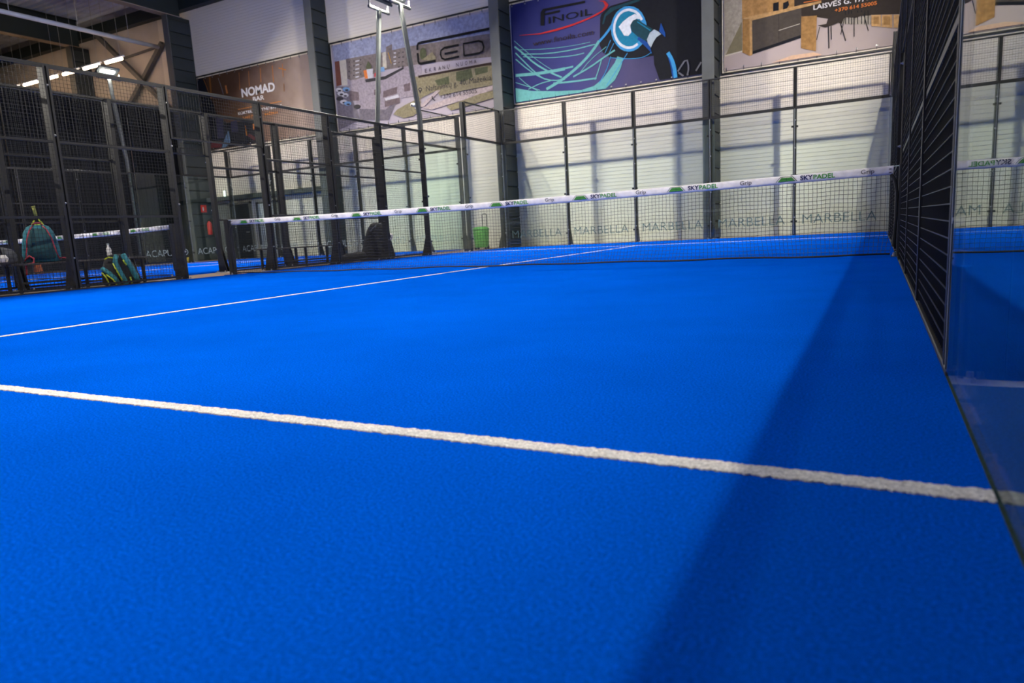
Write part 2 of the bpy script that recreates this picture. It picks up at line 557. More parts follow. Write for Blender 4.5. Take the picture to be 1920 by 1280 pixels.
# ------------------------------------------------------------------ courts
def court_turf(cx, label, fine):
    b = MB(); b.box(-5.0, 5.0, -10.0, 10.0, ZC, 0.0)
    o = b.build('court_turf', 'turf_blue', None, loc=(cx, 0, 0))
    tag(o, label, 'turf', 'padel court turf', 'structure')
    def line(x0, y0, x1, y1, step):
        d = Vector((x1-x0, y1-y0, 0)); L_ = d.length; d /= L_
        s = Vector((-d.y, d.x, 0))
        n = max(2, int(L_/step))
        b = MB()
        rnd = random.Random(3)
        j0 = j1 = 0
        for i in range(n+1):
            p = Vector((x0, y0, 0)) + d*(L_*i/n)
            j0 = 0.45*j0 + rnd.uniform(-0.0035, 0.0035); j1 = 0.45*j1 + rnd.uniform(-0.0035, 0.0035)
            for wdt, z in ((-0.027+j0, 0.0005), (-0.0255+j0, 0.003), (0.0255+j1, 0.003), (0.027+j1, 0.0005)):
                q = p + s*wdt
                b.v.append((q.x, q.y, z))
        for i in range(n):
            for k in range(3):
                b.face([i*4+k+1, i*4+k, i*4+4+k, i*4+5+k])
        b.build('court_line', 'turf_white', o)
    if fine:
        b = MB(); b.box(5.0, 5.28, -10.0, 10.0, ZC, 0.001); b.build('dark_strip', 'strip_dark', o)  # dark strip added to darken the floor seen through the right glass
    line(-5.0, -6.95, 5.0, -6.95, 0.004 if fine else 0.05)
    line(-5.0, 6.95, 5.0, 6.95, 0.03)
    line(0, -6.92, 0, 6.92, 0.01 if fine else 0.05)
    return o
court_turf(0, 'bright blue artificial turf of the near court with white lines', True)
court_turf(-11.55, 'blue turf of the neighbouring court beyond the left mesh fence', False)

WIRES = {}
def wires(L_, H):
    """welded 50 mm wire mesh, in x,z from the origin"""
    key = (round(L_,3), round(H,3))
    if key in WIRES: return WIRES[key]
    b = MB()
    r = 0.0017
    n = int(round(L_/0.05))
    for i in range(1, n):
        x = L_*i/n
        b.add([(x-r,-r,0),(x+r,-r,0),(x+r,r,0),(x-r,r,0),(x-r,-r,H),(x+r,-r,H),(x+r,r,H),(x-r,r,H)], [(0,1,5,4),(1,2,6,5),(2,3,7,6),(3,0,4,7)])
    k = int(round(H/0.05))
    for i in range(1, k):
        z = H*i/k
        y = -0.004
        b.add([(0,y-r,z-r),(0,y+r,z-r),(0,y+r,z+r),(0,y-r,z+r),(L_,y-r,z-r),(L_,y+r,z-r),(L_,y+r,z+r),(L_,y-r,z+r)], [(0,4,5,1),(1,5,6,2),(2,6,7,3),(3,7,4,0)])
    me = b.mesh('wire_mesh', 'coat_wire')
    WIRES[key] = me
    return me

CACHE = {}
def cached(key, fn):
    if key not in CACHE: CACHE[key] = fn()
    return CACHE[key]

def post_mesh(h, wd=0.07, dp=0.11):
    """post in local coords: x along the fence, y outward"""
    def f():
        b = MB()
        b.cbox(-wd/2, wd/2, 0.028, 0.028+dp, 0, h, 0.005)
        return b.mesh('post', 'coat_black')
    return cached(('post', h, wd, dp), f)
def gusset_mesh(wd=0.07, dp=0.11):
    def f():
        b = MB()
        y1 = 0.028+dp
        for s in (-wd/2, wd/2-0.008):
            n = [(y1-0.002, 0.012), (y1+0.13, 0.012), (y1+0.12, 0.04), (y1-0.002, 0.46)]
            b.add([(s, p, q) for p, q in n]+[(s+0.008, p, q) for p, q in n], [(3,2,1,0),(4,5,6,7),(0,1,5,4),(1,2,6,5),(2,3,7,6),(3,0,4,7)])
        return b.mesh('gusset', 'coat_black')
    return cached('gusset', f)
def plate_mesh():
    def f():
        b = MB()
        b.cbox(-0.11, 0.11, 0.005, 0.30, 0.0, 0.014, 0.004)
        return b.mesh('base_plate', 'galvanised')
    return cached('plate', f)
def bolt_mesh():
    def f():
        b = MB(); b.lathe([(0.016,0),(0.016,0.012),(0.010,0.014),(0.010,0.03)], 6)
        return b.mesh('bolt', 'bolt_steel')
    return cached('bolt', f)
def clamp_mesh():
    def f():
        b = MB(); b.cbox(-0.075, 0.075, -0.012, 0.03, -0.022, 0.022, 0.004)
        b.lathe([(0.012,0),(0.012,0.006)], 6, (0.05,-0.005,-0.003))
        return b.mesh('clamp', 'coat_black')
    return cached('clamp', f)

class Run:
    """one straight run of enclosure; local x along the run, local y outward, local z up"""
    def __init__(self, name, loc, rz, label, cat, group):
        self.t = thing(name, loc, label, cat, group, rz)
        self.flip = 1
    def post(self, x, h, bolts=True):
        o = put('post', post_mesh(h), self.t, (x, 0, ZC))
        put('gusset', gusset_mesh(), o)
        p = put('base_plate', plate_mesh(), o)
        if bolts:
            for bx, by in ((-0.08, 0.05), (0.08, 0.05), (-0.08, 0.26), (0.08, 0.26)):
                put('bolt', bolt_mesh(), o, (bx, by, 0.014))
        for z in (0.45, 1.2, 2.1, 2.75):
            if z < h:
                bb = put('bolt', bolt_mesh(), o, (0.012, 0.028, z)); bb.rotation_euler = (math.pi/2, 0, 0)
        return o
    def mesh_panel(self, x0, x1, z0, z1, rails=(1.0, 2.0)):
        L_ = x1-x0
        def f():
            b = MB(); w_ = 0.015
            b.box(0.012, 0.012+2*w_, -0.005, 0.027, 0, z1-z0); b.box(L_-0.012-2*w_, L_-0.012, -0.005, 0.027, 0, z1-z0)
            b.box(0.042, L_-0.042, 0.012, 0.027, 0, 0.03); b.box(0.042, L_-0.042, 0.002, 0.027, z1-z0-0.03, z1-z0)
            return b.mesh('mesh_frame', 'coat_black')
        o = put('mesh_frame', cached(('mf', round(L_,3), z0, z1), f), self.t, (x0, 0, z0))
        put('wire_mesh', wires(L_-0.03, z1-z0-0.01), o, (0.015, 0.008, 0.005), kind='stuff')
        for z in rails:
            if z0+0.1 < z < z1-0.1:
                def g():
                    b = MB(); b.cbox(0.042, L_-0.042, 0.004, 0.040, -0.018, 0.018, 0.004)
                    return b.mesh('cross_rail', 'coat_black')
                put('cross_rail', cached(('cr', round(L_,3)), g), o, (0, 0, z-z0))
        return o
    def glass(self, x0, x1, h, clamps=True, word=None, wmat='vinyl_teal'):
        L_ = x1-x0
        def f():
            b = MB(); b.box(0.006, L_-0.006, 0.0, 0.012, 0.02, h)
            return b.mesh('glass_pane', 'glass_clear')
        o = put('glass_pane', cached(('gp', round(L_,3), h), f), self.t, (x0, 0, 0))
        def e():
            b = MB(); b.cbox(-0.004, 0.006, -0.003, 0.015, 0.02, h, 0.001)
            return b.mesh('edge_profile', 'edge_grey')
        put('edge_profile', cached(('ep', h), e), o)
        put('edge_profile', cached(('ep', h), e), o, (L_-0.002, 0, 0))
        if word:
            me = text_mesh(word, 1.60, 0.235, wmat, -0.012)
            put('lettering', me, o, (0.2, -0.004, 0.27))
        return o
    def clamps(self, x, post):
        for z in (0.35, 1.45, 2.6):
            put('clamp', clamp_mesh(), post, (0, 0.014, z))
    def rail(self, x0, x1, z, h=0.05, name='top_rail'):
        b = MB(); b.cbox(x0, x1, 0.0, 0.045, z-h/2, z+h/2, 0.004)
        b.build(name, 'coat_black', self.t)

HT = 3.96
YS = [0.93, 2.67, 4.33]
def side_fence(name, xp, out, label, group, word=None, wmat=None, ylo=-10.0):
    # local x runs so that outward is local +y
    rz = math.pi/2 if out < 0 else -math.pi/2      # local y -> -x for out<0
    r = Run(name, (xp, 0, 0), rz, label, 'fence', group)
    sg = 1 if out < 0 else -1                       # local x = sg * world y
    def seg(a, c):
        return (a, c) if sg > 0 else (-c, -a)
    for y in [q*s for q in YS for s in (1, -1)]:
        r.post(sg*y, 3.0)
    for s in (1, -1):
        p = r.post(sg*6.0*s, 3.0); r.clamps(0, p)
        p = r.post(sg*8.0*s, HT); r.clamps(0, p)
        p = r.post(sg*9.97*s, HT); r.clamps(0, p)
    ed = [0.93, 2.67, 4.33, 6.0]
    for i in range(3):
        for s in (1, -1):
            a, c = (ed[i], ed[i+1]) if s > 0 else (-ed[i+1], -ed[i])
            r.mesh_panel(*seg(a, c), 0.03, 2.985)
    r.mesh_panel(-0.93, 0.93, 2.2, 2.985)
    for s in (1, -1):
        for lo, hi in ((6.0, 8.0), (8.0, 10.0)):
            a, c = (lo, hi) if s > 0 else (-hi, -lo)
            r.glass(*seg(a, c), 3.0, word=word if s > 0 else None, wmat=wmat)
        a, c = (8.0, 9.99) if s > 0 else (-9.99, -8.0)
        r.mesh_panel(*seg(a, c), 3.03, HT)
        r.rail(*seg(*((6.0, 9.99) if s > 0 else (-9.99, -6.0))), 3.01, 0.035, 'mid_rail')
    r.rail(-6.0, 6.0, 2.99, 0.035)
    for a, c in ((0.95, 6.0), (-6.0, -0.95)):
        r.rail(a, c, 0.006, 0.02, 'bottom_rail')
    return r

def end_wall(name, cx, label, group, word, wmat):
    r = Run(name, (cx, 10.0, 0), 0.0, label, 'enclosure', group)
    for x in (-3, -1, 1, 3):
        p = r.post(x, HT); r.clamps(0, p)
    for i in range(5):
        x0 = -5+2*i
        r.glass(x0, x0+2, 3.0, word=word, wmat=wmat)
        r.mesh_panel(x0, x0+2, 3.03, HT)
    r.rail(-5, 5, 3.01, 0.04, 'mid_rail')
    r.rail(-5, 5, HT-0.01, 0.03)
    return r

side_fence('side_fence', -5.0, -1, 'black mesh and glass fence along the left side of the near court', 'court side fences')
side_fence('side_fence', 5.0, 1, 'black mesh and glass fence close beside the camera on the right', 'court side fences')
end_wall('end_wall', 0.0, 'glass back wall lettered MARBELLA at the end of the near court', 'court end walls', 'MARBELLA', 'vinyl_teal')
side_fence('side_fence', -6.55, 1, 'second mesh fence, beyond the benches, bordering the neighbouring court', 'court side fences')
side_fence('side_fence', -16.55, -1, 'farthest side fence, lettered ACAPULCO, before the dark partition', 'court side fences', 'ACAPULCO', 'vinyl_pale')
end_wall('end_wall', -11.55, 'glass back wall of the neighbouring court lettered ACAPULCO', 'court end walls', 'ACAPULCO', 'vinyl_pale')

# ------------------------------------------------------------------ floodlight masts
def mast(x, y, out, label):
    """x: fence plane; out: outward direction in x"""
    t = thing('floodlight_mast', (x+out*0.125, y, ZC), label, 'floodlight', 'court floodlight masts')
    b = MB()
    yy = 0.085
    pts = [(0, yy, 0.0), (0, yy, 3.40), (out*0.02, yy, 3.55), (out*0.33, yy, 6.0)]
    b.tube(pts, 0.062, 8); b.build('pole', 'coat_grey', t)
    b = MB(); b.cbox(-0.11, 0.11, yy-0.04, yy+0.11, 0.003, 0.018, 0.004); b.build('base_plate', 'galvanised', t)
    for bx in (-0.085, 0.085):
        for by in (0.085,):
            put('bolt', bolt_mesh(), t, (bx, yy+by, 0.018))
    b = MB(); b.cbox(out*0.33-0.03, out*0.33+0.03, yy-0.40, yy+0.40, 5.97, 6.03, 0.004); b.build('cross_bar', 'coat_grey', t)
    for s in (-0.36, 0.36):
        b = MB(); b.bar((out*0.33, yy+s, 6.0), (out*0.33, yy+s, 6.17), 0.04, 0.012); b.build('lamp_arm', 'coat_grey', t)
    # lamp head tilted towards the court
    tilt = math.radians(34)*(-out)
    b = MB()
    b.cbox(-0.17, 0.17, -0.34, 0.34, 0.012, 0.07, 0.006)
    for k in range(9):
        b.box(-0.15, 0.15, -0.30+0.075*k-0.004, -0.30+0.075*k+0.004, 0.07, 0.105)
    hd = b.build('lamp_head', 'coat_grey', t, loc=(out*0.33, yy, 6.2))
    hd.rotation_euler = (0, -tilt, 0)
    b = MB()
    b.box(-0.055, 0.055, -0.21, 0.21, 0.009, 0.012)
    b.build('led_lens', 'led_white', hd)
    return t
mast(-5.0, 6.0, -1, 'floodlight mast of the near court, right of the mast pair by the banner')
mast(5.0, 6.0, 1, 'floodlight mast at the far right behind the mesh fence')
mast(-5.0, -6.0, -1, 'floodlight mast of the near court out of frame on the left')
mast(5.0, -6.0, 1, 'floodlight mast overhead on the right beside the near glass')
mast(-6.55, 6.0, 1, 'floodlight mast of the neighbouring court, left of the mast pair')
mast(-16.55, 6.0, -1, 'distant shining floodlight mast at upper left')
mast(-6.55, -6.0, 1, 'floodlight mast of the neighbouring court out of frame')
mast(-16.55, -6.0, -1, 'far floodlight mast of the neighbouring court out of frame')

# ------------------------------------------------------------------ nets
def net_top(x): return 0.885 + 0.045*(x/5)**2
rnd = random.Random(5)
def net_mesh():
    b = MB()
    nx, nz = 228, 19
    W = 4.97
    P = [[None]*(nz+1) for _ in range(nx+1)]
    for i in range(nx+1):
        x = -W + 2*W*i/nx
        top = net_top(x) - 0.08
        for k in range(nz+1):
            f = k/nz
            z = top + (0.02-top)*f
            sag = 0.006*math.sin(x*9.0+f*5)+0.004*math.sin(x*23+f*11)
            low = max(0, f-0.72)/0.28
            dx = sag*f + 0.03*low*math.sin(x*2.1) + rnd.uniform(-0.002, 0.002)
            dy = -0.05*low*low*(1+0.6*math.sin(x*3.3)) + 0.012*math.sin(x*1.7+f*3)*f
            z += 0.006*math.sin(x*13+f*4)*(1-f)*f*4 + rnd.uniform(-0.002, 0.002)
            P[i][k] = (x+dx, dy, z)
    r = 0.0021
    for i in range(nx+1):
        b.tube(P[i], r, 3, caps=False)
    for k in range(1, nz+1):
        b.tube([P[i][k] for i in range(nx+1)], r, 3, caps=False)
    return b.mesh('net_cords', 'cord_black'), [P[i][nz] for i in range(nx+1)]
NETM, HEM = net_mesh()
def tape_meshes():
    b = MB()
    n = 260
    rr = random.Random(9)
    W = 4.95
    cols = []
    for i in range(n+1):
        x = -W + 2*W*i/n
        top = net_top(x)
        wv = 0.004*math.sin(x*17)+0.003*math.sin(x*41+1)
        cols.append([(x, -0.012+wv*0.4, top-0.088+0.003*math.sin(x*29)), (x, -0.016+wv*rr.uniform(0.6,1.2), top-0.06), (x, -0.016-wv*rr.uniform(0.6,1.2), top-0.03), (x, -0.011, top-0.006), (x, 0, top),
                     (x, 0.011, top-0.006), (x, 0.014, top-0.045), (x, 0.011, top-0.088)])
    for c in cols: b.v += c
    m = 8
    for i in range(n):
        for k in range(m):
            k2 = (k+1) % m
            b.face([i*m+k, (i+1)*m+k, (i+1)*m+k2, i*m+k2])
    return b.mesh('tape', 'tape_white')
TAPE = tape_meshes()
TAPE.polygons.foreach_set('use_smooth', [True]*len(TAPE.polygons))
def emblem_mesh():
    b = MB()
    def strip(pts, w_, y, m):
        for p, q in zip(pts, pts[1:]):
            p, q = Vector((p[0], 0, p[1])), Vector((q[0], 0, q[1]))
            d = (q-p).normalized(); s = Vector((-d.z, 0, d.x))*w_/2
            b.add([(*(p-s).xz, 0), (*(q-s).xz, 0), (*(q+s).xz, 0), (*(p+s).xz, 0)], [(0,1,2,3)], m)
            for i in range(len(b.v)-4, len(b.v)):
                a_, c_, _ = b.v[i]; b.v[i] = (a_, y, c_)
    b.add([(-0.088,-0.0005,0.004),(0.088,-0.0005,0.004),(0.052,-0.0005,0.044),(-0.052,-0.0005,0.044)], [(0,1,2,3)], 0)
    strip([(-0.108,0),(-0.062,0.052),(0.062,0.052),(0.108,0)], 0.005, -0.001, 1)
    strip([(0,0.004),(0,0.044)], 0.005, -0.001, 1)
    strip([(-0.07,0.024),(0.07,0.024)], 0.005, -0.001, 1)
    strip([(-0.088,0.004),(0.088,0.004)], 0.004, -0.001, 1)
    return b.mesh('court_emblem', ['ink_green', 'ink_green_dark'])
EMB = emblem_mesh()
def net(cx, label):
    t = thing('padel_net', (cx, 0, 0), label, 'net', 'padel nets')
    tp = put('tape', TAPE, t)
    put('net_cords', NETM, t, kind='stuff')
    b = MB(); b.tube([(p[0], p[1]-0.004, 0.018+0.010*math.sin(p[0]*2.3)**2) for p in HEM[::3]], 0.011, 6); b.build('hem', 'cord_black', t)
    for s in (-1, 1):
        b = MB(); b.cbox(s*5.05-0.05, s*5.05+0.05, -0.045, 0.045, ZC, 0.945, 0.008); p = b.build('net_post', 'coat_black', t)
        b = MB(); b.cbox(s*5.05-0.10, s*5.05+0.10, -0.12, 0.12, ZC, ZC+0.014, 0.004); b.build('foot_plate', 'coat_black', p)
        for by in (-0.09, 0.09):
            put('bolt', bolt_mesh(), p, (s*5.05-s*0.07, by, ZC+0.014))
        b = MB(); b.tube([(s*4.95, -0.005, 0.92), (s*5.02, -0.02, 0.925)], 0.006, 5); b.build('tension_cord', 'vinyl_pale', p)
        b = MB(); b.tube([(s*4.93,-0.01,0.84),(s*4.965,-0.03,0.78),(s*4.985,-0.035,0.66),(s*4.985,-0.03,0.4),(s*4.97,-0.02,0.1)], 0.016, 6); b.build('edge_strap', 'cord_black', t)
        for k in range(2):
            b = MB(); b.box(s*4.92-0.012, s*4.92+0.012, -0.024, -0.0215, 0.862+0.034*k-0.004, 0.862+0.034*k+0.004); b.build('stitch', 'ink_black', tp)
    k = 0
    for i in range(8):
        xs = 4.06-1.222*i
        zt = net_top(xs+0.1)-0.068
        slope = (net_top(xs+0.3)-net_top(xs))/0.3
        e = put('court_emblem', EMB, tp, (xs-0.14, -0.0215, zt))
        s1 = put('lettering', text_mesh('SKY', 0.128, 0.048, 'ink_navy', 0.028), tp, (xs, -0.0215, zt+0.005))
        s2 = put('lettering', text_mesh('PADEL', 0.212, 0.048, 'ink_green', 0.020), tp, (xs+0.132, -0.0215, zt+0.005))
        s3 = None
        if i < 9:
            s3 = put('lettering', text_mesh('Grip', 0.125, 0.046, 'ink_black', 0.0), tp, (xs+0.59, -0.0215, zt+0.012+0.59*slope*0.5))
        for o in (e, s1, s2, s3):
            if o: o.rotation_euler = (0, -math.atan(slope), 0)
    return t
net(0.0, 'padel net with white lettered tape across the near court')
net(-11.55, 'padel net of the neighbouring court seen through the left fences')
